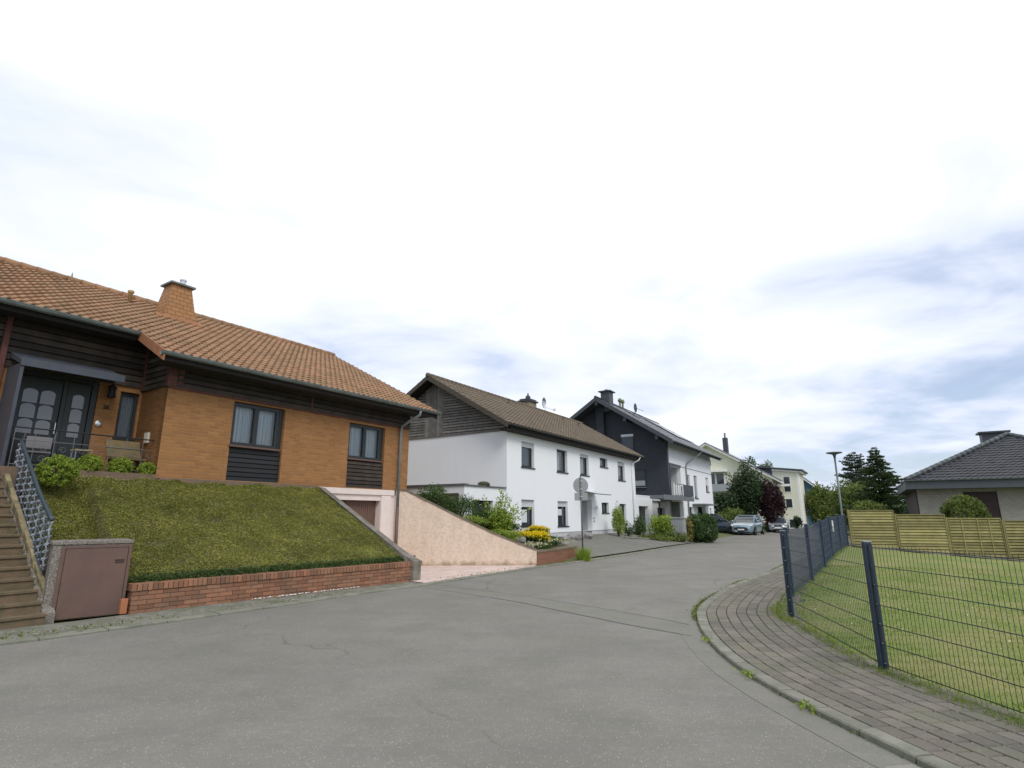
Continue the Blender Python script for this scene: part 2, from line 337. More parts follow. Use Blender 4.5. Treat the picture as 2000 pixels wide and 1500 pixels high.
def conifer(name, x, y, z, h, r, m, label, seed=0, droop=-.1, levels=26, dens=1.0, top=.0, group=None, power=.9):
    rg = np.random.default_rng(seed); e = empty(name, (x, y, z), 0, label, 'tree', group); PP = []; DD = []; mb = MB()
    mb.tube([(0, 0, -.1), (0, 0, h * .5), (.05, 0, h * .97)], [h * .022, h * .014, .02], 7)
    for i in range(levels):
        t = i / (levels - 1); zc = h * (.06 + .92 * t); rl = r * (1 - t) ** power + .12
        for k in range(int(7 + 5 * (1 - t))):
            a = rg.uniform(0, 6.283); ln = rl * rg.uniform(.6, 1.2); nn = int(max(8, ln * 46 * dens)); s = rg.uniform(.12, 1, nn)
            up = rg.uniform(-.05, .22); b = np.array([math.cos(a), math.sin(a), 0]); tip = b * ln
            pts = np.outer(s, tip); pts[:, 2] += zc + ln * (droop * s + up * s * s) ; pts += rg.normal(size=(nn, 3)) * np.array([.09, .09, .06]) * (1.2 - s[:, None]) * (.5 + ln * .5)
            PP.append(pts); DD.append(np.tile(b + np.array([0, 0, .2]), (nn, 1)))
            if ln > .5: mb.tube([(0, 0, zc), tuple(b * ln * .5 + np.array([0, 0, zc + ln * droop * .5])), tuple(b * ln * .9 + np.array([0, 0, zc + ln * (droop + up) * .9]))], [.03, .018, .006], 4)
    leaves('crown', np.concatenate(PP), .2 * (h / 8) ** .5, m, e, .3, dirs=np.concatenate(DD)); mb.obj('trunk', m_bark, e); return e
def wallh(mb, u0, u1, z0, z1, v, th, holes=()):
    """upright wall in the u-z plane, outer face at v, thickness th towards the back, with rectangular holes"""
    us = sorted({u0, u1, *[h[0] for h in holes], *[h[1] for h in holes]}); zs = sorted({z0, z1, *[h[2] for h in holes], *[h[3] for h in holes]})
    us = [u for u in us if u0 <= u <= u1]; zs = [z for z in zs if z0 <= z <= z1]
    for vv in (v, v + th):
        for a, b in zip(us, us[1:]):
            for c, d in zip(zs, zs[1:]):
                mu, mz = (a + b) / 2, (c + d) / 2
                if any(h[0] < mu < h[1] and h[2] < mz < h[3] for h in holes): continue
                q = [(a, vv, c), (b, vv, c), (b, vv, d), (a, vv, d)]; mb.quad(*(q if vv == v else q[::-1]), r=.5)
    for h in list(holes):
        a, b, c, d = h[:4]; mb.quad((a, v, c), (a, v, d), (a, v + th, d), (a, v + th, c), r=.5); mb.quad((b, v, c), (b, v + th, c), (b, v + th, d), (b, v, d), r=.5)
        mb.quad((a, v, d), (b, v, d), (b, v + th, d), (a, v + th, d), r=.5); mb.quad((a, v, c), (a, v + th, c), (b, v + th, c), (b, v, c), r=.5)
    mb.quad((u0, v, z0), (u0, v + th, z0), (u0, v + th, z1), (u0, v, z1), r=.5); mb.quad((u1, v, z0), (u1, v, z1), (u1, v + th, z1), (u1, v + th, z0), r=.5)
    mb.quad((u0, v, z1), (u0, v + th, z1), (u1, v + th, z1), (u1, v, z1), r=.5)
    return mb
def window(par, u0, u1, z0, z1, v, fm=None, gm=None, mull=0, fw=.065, depth=.07, curtain=False, shutter=0, sill=True, silm=None, shm=None, name='window', handle=False, open_panel=None):
    """window part with its frame; pane, sill, curtain and shutter are sub-parts. v = plane of the frame's outer face"""
    fm = fm or m_frame; gm = gm or m_glass; f = MB(); us = [u0] + [u0 + (u1 - u0) * (k + 1) / (mull + 1) for k in range(mull)] + [u1]
    f.box(u0, u1, v, v + depth, z0, z0 + fw); f.box(u0, u1, v, v + depth, z1 - fw, z1); f.box(u0, u0 + fw, v + .002, v + depth, z0 + fw, z1 - fw); f.box(u1 - fw, u1, v + .002, v + depth, z0 + fw, z1 - fw)
    for k in range(mull): c = us[k + 1]; f.box(c - fw * .75, c + fw * .75, v - .008, v + depth, z0 + fw, z1 - fw)
    w_ = f.obj(name, fm, par, bevel=.004)
    p = MB(); p.quad((u0 + fw * .8, v + depth * .6, z0 + fw * .8), (u1 - fw * .8, v + depth * .6, z0 + fw * .8), (u1 - fw * .8, v + depth * .6, z1 - fw * .8), (u0 + fw * .8, v + depth * .6, z1 - fw * .8)); p.obj('pane', gm, w_)
    if curtain:
        c = MB(); n = 90; ww = u1 - u0
        pts = [(u0 + ww * i / n, v + .17 + .022 * math.sin(i * .9) + .012 * math.sin(i * 2.3 + 1)) for i in range(n + 1)]
        for a, b in zip(pts, pts[1:]): c.quad((a[0], a[1], z0), (b[0], b[1], z0), (b[0], b[1], z1), (a[0], a[1], z1), r=.5)
        c.obj('curtain', m_curt, w_, smooth=True)
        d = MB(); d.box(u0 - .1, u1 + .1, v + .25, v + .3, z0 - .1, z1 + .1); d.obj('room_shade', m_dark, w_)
    if shutter:
        s = MB(); zb = z1 - (z1 - z0) * shutter; k = int((z1 - zb) / .05) + 1
        for i in range(k): a = zb + (z1 - zb) * i / k; b = zb + (z1 - zb) * (i + 1) / k; s.box(u0 + .01, u1 - .01, v - .03, v - .012, a + .003, b - .003)
        s.obj('shutter', shm or m_shut, w_)
    if sill:
        s = MB(); s.box(u0 - .05, u1 + .05, (open_panel if open_panel is not None else v - .2), v + depth * .4, z0 - .05, z0 - .004); s.obj('sill', silm or fm, w_, bevel=.004)
    return w_
def tiles(mb, O, du, ds, W, SL, tw=.3, th=.33, lift=.035, wave=.032, clip=None, seed=1):
    O = Vector(O); du = Vector(du).normalized(); ds = Vector(ds).normalized(); nn = du.cross(ds).normalized()
    if nn.z < 0: nn = -nn
    rg = random.Random(seed); nc = max(1, round(W / tw)); nr = max(1, round(SL / th)); tw = W / nc; th = SL / nr
    pr = [(0, .0), (.28, -.004), (.5, .002), (.62, wave * .7), (.75, wave), (.88, wave * .7), (1, 0)]
    for j in range(nr):
        for i in range(nc):
            if clip and not clip((i + .5) * tw, (j + .5) * th): continue
            jl = lift + rg.uniform(-.004, .004); vs = []
            for (t, h) in pr:
                a = O + du * (i + t) * tw; vs.append(a + ds * (j * th) + nn * (h + jl - .03)); 
            for (t, h) in pr:
                a = O + du * (i + t) * tw; vs.append(a + ds * (j * th) + nn * (h + jl))
            for (t, h) in pr:
                a = O + du * (i + t) * tw; vs.append(a + ds * ((j + 1) * th + .02) + nn * (h + .003))
            k = len(pr); fs = [(q, q + 1, k + q + 1, k + q) for q in range(k - 1)] + [(k + q, k + q + 1, 2 * k + q + 1, 2 * k + q) for q in range(k - 1)]
            mb.add(vs, fs, rg.random())
    return mb
def ridge(mb, a, b, rad=.11, step=.35):
    a, b = Vector(a), Vector(b); d = (b - a); n = max(1, int(d.length / step)); d /= n
    for i in range(n):
        mb.tube([a + d * i, a + d * (i + 1.06)], [rad * 1.05, rad * .93], 10, True)
    return mb
def gutter(name, par, a, b, r=.075, m=None, brackets=True):
    a, b = Vector(a), Vector(b); d = (b - a).normalized(); s = d.cross(Vector((0, 0, 1))).normalized(); mb = MB(); n = 9; vs = []
    for p in (a, b):
        for k in range(n): t = math.pi * k / (n - 1); vs.append(p + s * r * math.cos(t) - Vector((0, 0, 1)) * r * math.sin(t))
        for k in range(n): t = math.pi * (n - 1 - k) / (n - 1); vs.append(p + s * r * .9 * math.cos(t) - Vector((0, 0, 1)) * r * .9 * math.sin(t))
    m2 = 2 * n; mb.add(vs, [(k, (k + 1) % m2, m2 + (k + 1) % m2, m2 + k) for k in range(m2)] + [tuple(range(n)), tuple(range(m2, m2 + n))])
    if brackets:
        L_ = (b - a).length; k = int(L_ / .8)
        for i in range(k + 1): c = a + d * (L_ * i / max(k, 1)); mb.tube([c + s * r * 1.03 * math.cos(t) - Vector((0, 0, 1)) * r * 1.06 * math.sin(t) for t in [math.pi * q / 6 for q in range(7)]], .008, 4)
        mb.tube([a + s * r, b + s * r], .011, 5); mb.tube([a - s * r, b - s * r], .011, 5)
    return mb.obj(name, m or m_zinc, par)
def laps(mb, u0, u1, z0, z1, v, bh=.11, proud=.03, side=None):
    """lapped boards; side=u gives boards on a wall facing -u or +u running along v from u0 to u1"""
    n = max(1, round((z1 - z0) / bh)); bh = (z1 - z0) / n
    if side is None: mb.quad((u0, v - .004, z0), (u1, v - .004, z0), (u1, v - .004, z1), (u0, v - .004, z1), r=-.5)  # darkened backing sheet: paints the shadow lines under the laps
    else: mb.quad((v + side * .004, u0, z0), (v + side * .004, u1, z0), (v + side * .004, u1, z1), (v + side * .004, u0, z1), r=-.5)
    for i in range(n):
        a, b = z0 + i * bh, z0 + (i + 1) * bh - .026; t0, t1 = proud, proud * .75
        if side is None:
            vs = [(u0, v, a), (u1, v, a), (u1, v - t0, a), (u0, v - t0, a), (u0, v, b), (u1, v, b), (u1, v - t1, b), (u0, v - t1, b)]
        else:
            sg = side; vs = [(v, u0, a), (v, u1, a), (v + sg * t0, u1, a), (v + sg * t0, u0, a), (v, u0, b), (v, u1, b), (v + sg * t1, u1, b), (v + sg * t1, u0, b)]
        mb.add(vs, [(0, 1, 2, 3), (4, 5, 6, 7), (2, 3, 7, 6), (0, 3, 7, 4), (1, 2, 6, 5)], random.random())
    return mb
# ================================================================== SETTING
A1, A2 = 33.5, 32
F1 = (-4.68, 18.0, A1); F2 = (-.22, 23.57, A2); F3 = (11.15, 40.21, A2); F4 = (36.0, 70.9, A2); F5 = (52.6, 94.6, A2); F6 = (21.8, 30.6, 122)
def inv(F, x, y):
    a = R(F[2]); dx, dy = x - F[0], y - F[1]; return dx * math.sin(a) + dy * math.cos(a), -(dx * math.cos(a) - dy * math.sin(a))
def cat(pts, step=.25):
    """Catmull-Rom curve through pts, resampled"""
    P = [np.array(p, float) for p in pts]; P = [2 * P[0] - P[1]] + P + [2 * P[-1] - P[-2]]; out = []
    for i in range(1, len(P) - 2):
        p0, p1, p2, p3 = P[i - 1:i + 3]; n = max(2, int(np.linalg.norm(p2 - p1) / step))
        for k in range(n):
            t = k / n; out.append(.5 * ((2 * p1) + (-p0 + p2) * t + (2 * p0 - 5 * p1 + 4 * p2 - p3) * t * t + (-p0 + 3 * p1 - 3 * p2 + p3) * t ** 3))
    out.append(P[-2]); return np.array(out)
def offset(C, d):
    T = np.gradient(C, axis=0); T /= np.linalg.norm(T, axis=1)[:, None] + 1e-9; return C + np.stack([T[:, 1], -T[:, 0]], 1) * d   # positive: to the right of travel
kerbL = cat([(-16, -1.5), (-11.5, 3), (-8.4, 6.0), (-6.45, 8.0), (-5.6, 9.1), (-4.5, 10.6), (-3.25, 12.5), (-2.1, 14.1), (-.6, 16.4), (.85, 18.7), (2.45, 20.9), (5.0, 24.8), (9.4, 31.8), (13.5, 37.6), (18.6, 45.5), (24.3, 54.0), (45, 87), (70, 128)])
kerbR = cat([(5.2, -9), (3.9, -2), (3.15, 2.2), (2.72, 4.4), (2.50, 5.9), (2.50, 7.1), (2.68, 8.4), (2.95, 9.5), (3.32, 10.6), (4.09, 12.1), (5.31, 14.1), (8.78, 19.0), (15.5, 29.4), (30, 52), (50, 84), (74, 124)])
def gh(x, y):
    u, v = inv(F2, x, y); k = -3.9
    r = min(max((v - k) / (0 - k), 0), 1); top = .62 if u < 15.5 else max(.25, .62 - (u - 15.5) * .06)
    g = min(max((u + 1.2) / 1.2, 0), 1) if u < 0 else 1
    return top * r * g
xs = np.concatenate([[-600, -300, -150, -80, -50], np.arange(-30, 60, .75), [70, 90, 120, 200, 350, 600]]); ys = np.concatenate([[-300, -120, -50, -25], np.arange(-12, 90, .75), [100, 120, 160, 250, 400, 900]])
V = []; 
for y in ys:
    for x in xs:
        z = gh(x, y) - .03; u6 = (x - 4.5) * math.cos(R(32)) - (y - 9.6) * math.sin(R(32))
        if u6 > .3 and x > 4.2 and y < 27: z = -.5
        if x > 20 and y < 45 and u6 > .3: z = -.5
        V.append((x, y, z))
nx = len(xs); Fg = [(j * nx + i, j * nx + i + 1, (j + 1) * nx + i + 1, (j + 1) * nx + i) for j in range(len(ys) - 1) for i in range(nx - 1)]
m_ground = mat('ground_grass', (.10, .14, .035), .95, col2=(.13, .12, .05), scale=.5, bump=.4, bscale=8)
g = MB(); g.v = V; g.f = Fg; g.r = [.5] * len(Fg); tag(g.obj('ground', m_ground, smooth=True), kind='structure')
# asphalt
def asph(t, tc, out, b):
    o = mixc(t, rmp(t, noise(t, tc, .35, 5), [(.38, 0.0), (.6, .9)]), out, (.195, .186, .154))
    o = mixc(t, rmp(t, noise(t, tc, 1.1, 4), [(.45, 0.0), (.68, .75)]), o, (.158, .158, .126))
    o = mixc(t, rmp(t, noise(t, tc, 95, 3, .7), [(.42, 0.0), (.60, .55)]), o, (.12, .118, .112))
    o = mixc(t, rmp(t, noise(t, tc, 60, 2, .6), [(.66, 0.0), (.74, .6)]), o, (.42, .40, .37))
    o = mixc(t, rmp(t, noise(t, tc, 24, 5, .8), [(.44, 0.0), (.62, .55)]), o, (.165, .155, .138))
    o = mixc(t, rmp(t, noise(t, tc, 5, 6, .75), [(.50, 0.0), (.66, .45)]), o, (.18, .172, .150))
    v = N(t, 'ShaderNodeTexVoronoi', feature='F1'); v.inputs['Scale'].default_value = 55; t.links.new(tc.outputs['Object'], v.inputs['Vector'])
    sc_ = N(t, 'ShaderNodeSeparateColor'); t.links.new(v.outputs['Color'], sc_.inputs[0]); o = mixc(t, M(t, 'MULTIPLY', rmp(t, v.outputs['Distance'], [(.16, .9), (.24, 0.0)]), rmp(t, sc_.outputs[0], [(.80, 0.0), (.83, 1.0)])), o, (.62, .60, .56))
    # fine wandering cracks
    d = N(t, 'ShaderNodeTexVoronoi', feature='DISTANCE_TO_EDGE'); d.inputs['Scale'].default_value = .16
    w_ = N(t, 'ShaderNodeVectorMath', operation='ADD'); nz = N(t, 'ShaderNodeTexNoise'); nz.inputs['Scale'].default_value = 1.1; nz.inputs['Detail'].default_value = 6
    t.links.new(tc.outputs['Object'], nz.inputs['Vector']); t.links.new(tc.outputs['Object'], w_.inputs[0]); t.links.new(nz.outputs['Color'], w_.inputs[1]); t.links.new(w_.outputs[0], d.inputs['Vector'])
    cr = M(t, 'MULTIPLY', rmp(t, d.outputs['Distance'], [(.0004, .55), (.0014, 0.0)]), rmp(t, noise(t, tc, .5, 2), [(.45, 0.0), (.55, 1.0)]))
    o = mixc(t, cr, o, (.055, .055, .045)); 
    o = mixc(t, rmp(t, noise(t, tc, 2.2, 6, .75), [(.62, 0.0), (.74, .3)]), o, (.13, .15, .07))
    o = mixc(t, rmp(t, noise(t, tc, .8, 7, .7, mp=(.35, 1.3, 1)), [(.5, 0.0), (.72, .55)]), o, (.15, .145, .13))
    o = mixc(t, rmp(t, noise(t, tc, 11, 4, .7), [(.55, 0.0), (.75, .35)]), o, (.32, .295, .265))
    return o
m_asph = mat('asphalt', (.258, .243, .205), .9, extra=asph, bump=.55, bscale=70)
def seamf(t, tc, out, b): return mixc(t, rmp(t, noise(t, tc, 80, 3), [(.45, 0.0), (.6, .4)]), mixc(t, rmp(t, noise(t, tc, 1.3, 5), [(.4, 0.0), (.62, .8)]), out, (.21, .198, .172)), (.12, .12, .105))
m_patch = mat('asphalt_patch', (.20, .20, .158), .9, col2=(.17, .172, .135), scale=2, extra=seamf, bump=.5, bscale=60)
m_seam = mat('bitumen_seam', (.05, .05, .048), .8, var=.3)
def flat(name, poly, z, m, kind='structure', zf=None):
    import bmesh
    bm = bmesh.new(); vs = [bm.verts.new((p[0], p[1], z if zf is None else zf(p[0], p[1]) + z)) for p in poly]; f = bm.faces.new(vs); bmesh.ops.triangulate(bm, faces=[f]); bm.normal_update()
    if sum(f.normal.z * f.calc_area() for f in bm.faces) < 0: bmesh.ops.reverse_faces(bm, faces=bm.faces)
    me = bpy.data.meshes.new(name); bm.to_mesh(me); bm.free(); fin(me, [.5] * len(me.polygons), m); o = bpy.data.objects.new(name, me); COL.objects.link(o); tag(o, kind=kind); return o
road = [tuple(p) for p in kerbL] + [tuple(p) for p in kerbR[::-1]] + [(5, -16), (-20, -16)]
flat('road', road, 0, m_asph)
# trench patch across the junction with a dark seam along each side
pl = [(-1.9, 14.25), (0, 12.6), (1.34, 11.08), (2.35, 9.8), (2.72, 9.2)]; pr = [(-1.98, 13.7), (-.1, 11.75), (1.1, 10.15), (1.8, 9.2), (2.5, 8.4)]
plc, prc = cat(pl), cat(pr); flat('road_patch', [tuple(p) for p in plc] + [tuple(p) for p in prc[::-1]], .004, m_patch)
def ribbon(name, C, w0, w1, z, m, kind='structure', zf=None):
    A, B = offset(C, w0), offset(C, w1); mb = MB(); n = len(C)
    for i in range(n - 1):
        q = [(*A[i], z), (*A[i + 1], z), (*B[i + 1], z), (*B[i], z)]
        if zf: q = [(p[0], p[1], zf(p[0], p[1]) + z) for p in q]
        mb.quad(*q)
    return tag(mb.obj(name, m), kind=kind)
ribbon('road_seam', plc, -.008, .008, .008, m_seam); ribbon('road_seam', prc[8:], -.004, .004, .008, m_seam)
# kerbs: separate stones along the curve
def kerbstones(name, C, w0, w1, z0, z1, ln, m, gap=.012, s0=0, s1=1e9, drop=None):
    d = np.linalg.norm(np.diff(C, axis=0), axis=1); s = np.concatenate([[0], np.cumsum(d)]); mb = MB(); a = max(s0, 0)
    T = np.gradient(C, axis=0); T /= np.linalg.norm(T, axis=1)[:, None]; Nn = np.stack([T[:, 1], -T[:, 0]], 1)
    def at(q): return np.array([np.interp(q, s, C[:, 0]), np.interp(q, s, C[:, 1])]), np.array([np.interp(q, s, Nn[:, 0]), np.interp(q, s, Nn[:, 1])])
    while a + ln < min(s[-1], s1):
        (pa, na), (pb, nb) = at(a + gap / 2), at(a + ln - gap / 2); zt = z1 + random.uniform(-.004, .004); b_ = .012
        if drop: zt = drop((pa[0] + pb[0]) / 2, (pa[1] + pb[1]) / 2, zt)
        p = [pa + na * w0, pb + nb * w0, pb + nb * w1, pa + na * w1]; q = [pa + na * (w0 + b_), pb + nb * (w0 + b_), pb + nb * (w1 - b_), pa + na * (w1 - b_)]
        vs = [(*x, z0) for x in p] + [(*x, zt - b_) for x in p] + [(*x, zt) for x in q]
        mb.add(vs, [(8, 9, 10, 11)] + [(i, (i + 1) % 4, 4 + (i + 1) % 4, 4 + i) for i in range(4)] + [(4 + i, 4 + (i + 1) % 4, 8 + (i + 1) % 4, 8 + i) for i in range(4)]); a += ln
    return tag(mb.obj(name, m), kind='structure')
kerbstones('kerb', kerbR, 0.0, .15, -.1, .052, .5, m_kerb)
kerbstones('kerb', kerbL, -.22, 0.0, -.1, .035, .8, m_kerb, s0=0)
kerbstones('gutter_strip', kerbR, -.27, -.03, -.05, .012, .5, mat('gutter_concrete', (.25, .235, .205), .95, tint=.1, extra=streak_fn((.18, .18, .15), .8, (1, 1, 1)), bump=.6, bscale=30), s0=6, s1=13.7)
# pavement of rectangular pavers in courses that follow the kerb
def pavers():
    C = kerbR; d = np.linalg.norm(np.diff(C, axis=0), axis=1); s = np.concatenate([[0], np.cumsum(d)]); mb = MB(); co = .160; pa_l = .235
    for k in range(9):
        off = .163 + k * co; Ck = offset(C, off); Ck2 = offset(C, off + co - .011); dk = np.linalg.norm(np.diff(Ck, axis=0), axis=1); sk = np.concatenate([[0], np.cumsum(dk)])
        a = random.uniform(0, .2)
        while a < min(sk[-1], 62):
            ln = pa_l * random.uniform(.96, 1.04); b = a + ln - .010; j = random.uniform(-.003, .003); e = .006; z = .047 + j
            def P(c, q, z): return (float(np.interp(q, sk, c[:, 0])), float(np.interp(q, sk, c[:, 1])), z)
            A, B, C_, D = P(Ck, a, 0), P(Ck, b, 0), P(Ck2, b, 0), P(Ck2, a, 0); cx, cy = (A[0] + C_[0]) / 2, (A[1] + C_[1]) / 2
            outer = [(p[0], p[1], z - .012) for p in (A, B, C_, D)]; inner = [(p[0] + (cx - p[0]) * .05, p[1] + (cy - p[1]) * .09, z) for p in (A, B, C_, D)]
            mb.add(outer + inner, [(4, 5, 6, 7)] + [(i, (i + 1) % 4, 4 + (i + 1) % 4, 4 + i) for i in range(4)]); a += ln
    m = mat('paver', (.172, .150, .122), .92, tint=.2, col2=(.128, .120, .094), scale=1.6, bump=.6, bscale=40, extra=lambda t, tc, o, b: mixc(t, rmp(t, noise(t, tc, 1.9, 5), [(.48, 0.0), (.66, .45)]), mixc(t, rmp(t, noise(t, tc, 30, 3), [(.62, 0.0), (.72, .4)]), o, (.36, .34, .31)), (.15, .16, .095)))
    tag(mb.obj('pavement', m), kind='structure')
pavers()
ribbon('pavement_bed', kerbR[:420], .14, 1.7, .033, mat('joint_sand', (.075, .075, .05), .98, col2=(.05, .07, .025), scale=4))
ribbon('gutter_strip', kerbR[6:330], -.30, -.0, .003, mat('gutter_asphalt', (.215, .208, .176), .92, col2=(.165, .168, .132), scale=1.5, extra=seamf, bump=.5, bscale=50))
# little weeds in the joints along the kerbs
def tufts(name, C, w0, w1, idx, n, h, m, zz=.02, size=.05):
    P = []
    A = C[idx[0]:idx[1]]; dens = (np.sin(np.arange(len(A)) * .35) + np.sin(np.arange(len(A)) * .13 + 1) + 1.1).clip(.02); pr_ = dens / dens.sum(); ii = rng.choice(len(A) - 1, n, p=(pr_[:-1] / pr_[:-1].sum())); t = rng.random(n)[:, None]
    X = A[ii] * (1 - t) + A[ii + 1] * t; T = A[ii + 1] - A[ii]; T /= np.linalg.norm(T, axis=1)[:, None]; X = X + np.stack([T[:, 1], -T[:, 0]], 1) * rng.normal((w0 + w1) / 2, (w1 - w0) / 2, n)[:, None]
    P = np.column_stack([X, np.full(n, zz) + rng.random(n) * h]); return tag(leaves(name, P, size, m, up=.6), kind='stuff')
iR = int(np.argmin(np.hypot(kerbR[:, 0] - 3.3, kerbR[:, 1] - 10.6)))
tufts('kerb_weeds', kerbR, -.05, .03, (iR - 4, iR + 46), 2200, .02, lf_olive, .01, .035)
tufts('kerb_weeds', kerbR, -.02, .015, (14, iR), 600, .015, lf_olive, .005, .022)
for q_ in (5.1, 6.3, 7.9): k_ = int(np.argmin(abs(kerbR[:, 1] - q_))); tufts('kerb_weeds', kerbR, -.04, .03, (k_, k_ + 2), 90, .03, lf_bright, .02, .03)
iL = int(np.argmin(np.hypot(kerbL[:, 0] + 6.4, kerbL[:, 1] - 8.0)))
tufts('kerb_weeds', kerbL, -.5, -.2, (iL - 5, iL + 120), 1500, .02, lf_olive, .03, .035)
# strip of old concrete between the kerb and the walls
i1v = int(np.argmin(np.hypot(kerbL[:, 0] - 2.3, kerbL[:, 1] - 20.7)))
ribbon('kerb_verge', kerbL[:i1v], -1.3, -.2, .0, mat('verge_concrete', (.20, .19, .16), .95, col2=(.12, .125, .08), scale=3, bump=.7, bscale=25, extra=lambda t, tc, o, b: mixc(t, rmp(t, noise(t, tc, 7, 5), [(.55, 0.0), (.65, .6)]), o, (.32, .31, .27))), zf=lambda x, y: .012)
# fence line and lawn
FR = [(6.5, -6.0), (4.95, .2), (4.28, 3.2), (3.96, 6.5), (4.5, 9.6)]
dF = (math.sin(R(32.6)), math.cos(R(32.6))); FL = [(5.66, 11.95), (7.4, 14.5), (9.2, 17.2), (10.95, 19.9), (12.8, 22.6), (14.5, 25.05)]
WF = [(14.66, 25.0, .30), (16.41, 24.6, .12), (18.28, 24.2, -.03), (20.11, 23.6, -.13), (22.0, 23.0, -.2), (23.9, 22.4, -.27), (25.8, 21.8, -.3)]
edge = cat([(FR[0][0] - .12, FR[0][1]), (FR[1][0] - .1, FR[1][1]), (FR[2][0] - .1, FR[2][1]), (FR[3][0] - .1, FR[3][1]), (4.2, 8.4), (4.42, 9.95), (5.6, 12.0), (9.1, 17.2), (14.6, 25.35)], .3)
def lawn_z(x, y):
    far = min(max((y - 12) / 12, 0), 1); far = far * far * (3 - 2 * far); return .04 + far * (.285 - .085 * max(x - 14.4, 0)) - .02 * max(min((x - 8) / 6, 1), 0) * (1 - far)
rows = edge; ne = len(rows); mb = MB(); NC = 46
for i in range(ne):
    L0 = rows[i]; t = i / (ne - 1); R0 = np.array([30, -8 + 29 * t]) if t < 1 else np.array([30, 21.2])
    for j in range(NC):
        q = (j / (NC - 1)) ** 1.6; p = L0 * (1 - q) + R0 * q; mb.v.append((p[0], p[1], lawn_z(p[0], p[1]) + (.012 * math.sin(p[0] * 3.1) * math.sin(p[1] * 2.3) if j else -.03)))
mb.f = [(i * NC + j, i * NC + j + 1, (i + 1) * NC + j + 1, (i + 1) * NC + j) for i in range(ne - 1) for j in range(NC - 1)]; mb.r = [.5] * len(mb.f)
def lawnf(t, tc, out, b):
    o = mixc(t, rmp(t, noise(t, tc, .7, 5), [(.42, 0.0), (.62, .85)]), out, (.27, .225, .08)); o = mixc(t, rmp(t, noise(t, tc, 14, 5, .7), [(.4, 0.0), (.65, .55)]), o, (.09, .14, .02))
    return mixc(t, rmp(t, noise(t, tc, 45, 4, .8), [(.45, 0.0), (.6, .6)]), o, (.24, .26, .08))
tag(mb.obj('lawn', mat('lawn', (.135, .19, .018), .95, extra=lawnf, bump=1, bscale=50), smooth=True), kind='structure')
# grass blades on the near lawn and a ragged fringe along the fence
n = 90000; t = rng.random(n); ii = (t * (ne - 30)).astype(int) ; q = rng.random(n) ** 1.7 * .42
X = rows[ii] * (1 - q[:, None]) + np.column_stack([np.full(n, 30.), -8 + 29 * ii / (ne - 1)]) * q[:, None] + rng.normal(size=(n, 2)) * .06
Z = np.array([lawn_z(a, b) for a, b in X]); P = np.column_stack([X, Z - .005]); D = np.tile([0, 0, 1.0], (n, 1))
def blades(name, P, hgt, wid, m):
    n = len(P); a = rng.random(n) * 6.283; h = hgt * rng.uniform(.5, 1.4, n); w_ = np.column_stack([np.cos(a), np.sin(a), np.zeros(n)]) * wid; ln = rng.normal(size=(n, 3)) * .35 * h[:, None]; ln[:, 2] = h
    V = np.stack([P - w_, P + w_, P + ln], 1).reshape(-1, 3); return npmesh(name, V, np.arange(3 * n).reshape(-1, 3), rng.random(n), m)
tag(blades('lawn_grass', P, .034, .004, lf_grass), kind='stuff')
n = 9000; t = rng.random(n); ii = (t * (ne - 2)).astype(int); tt = rng.random(n)[:, None]; X = rows[ii] * (1 - tt) + rows[ii + 1] * tt + rng.normal(size=(n, 2)) * .07 + np.array([.03, 0])
hh = .5 + .5 * np.sin(ii * .21) * np.sin(ii * .077); P = np.column_stack([X, np.array([lawn_z(a, b) for a, b in X]) - .0]); keep = rng.random(n) < (.3 + .7 * hh); tag(blades('grass_fringe', P[keep], .06, .005, lf_grass), kind='stuff')
n = 500; X = np.column_stack([rng.uniform(5, 14, n), rng.uniform(5, 16, n)]); X = X[X[:, 0] > 4.6 + np.maximum(0, X[:, 1] - 9.6) * .64]; P = np.column_stack([X, np.array([lawn_z(a, b) for a, b in X]) + .045]); tag(leaves('clover_flowers', P, .028, lf_pale), kind='stuff')
flat('side_drive', [(9.0, 31.6), (7.9, 32.0), (9.6, 41.5), (14.5, 53.5), (23.5, 60), (25.5, 56.5), (18.2, 45.2), (13.2, 37.4)], .018, m_asph)
# forecourt of the white house, the pink drive, terraces
ribf = MB(); nn = 40
fc_m = mat('forecourt_paving', (.20, .19, .165), .92, col2=(.155, .16, .12), scale=2.5, extra=brick_fn((.215, .205, .18), (.175, .17, .145), (.11, .115, .08), .2, .1, .008, .4), bump=.4, bscale=40)
us = np.linspace(.25, 15.6, nn); vs_ = np.linspace(-3.75, .7, 12)
for u in us:
    for v in vs_:
        k = inv(F2, *kerbL[int(np.argmin(np.hypot(*(kerbL - np.array(uvw(*F2, u, -3.75)[:2])).T)))])[1] if v == vs_[0] else v
        x, y, _ = uvw(*F2, u, v if v != vs_[0] else k + .22); ribf.v.append((x, y, gh(x, y) + .03))
ribf.f = [(i * 12 + j, (i + 1) * 12 + j, (i + 1) * 12 + j + 1, i * 12 + j + 1) for i in range(nn - 1) for j in range(11)]; ribf.r = [.5] * len(ribf.f)
tag(ribf.obj('forecourt', fc_m), kind='structure')
dc = [uvw(*F1, *p)[:2] for p in ((-1.75, .6), (-1.5, -3.0), (-1.32, -3.95), (4.5, -3.95), (4.25, -3.7), (1.5, -.1), (1.5, .6))]
i0 = int(np.argmin(np.hypot(kerbL[:, 0] + 2.1, kerbL[:, 1] - 14.1))); i1 = int(np.argmin(np.hypot(kerbL[:, 0] - .95, kerbL[:, 1] - 18.85)))
kk = [tuple(p) for p in offset(kerbL, -.2)[i0 + 1:i1]]
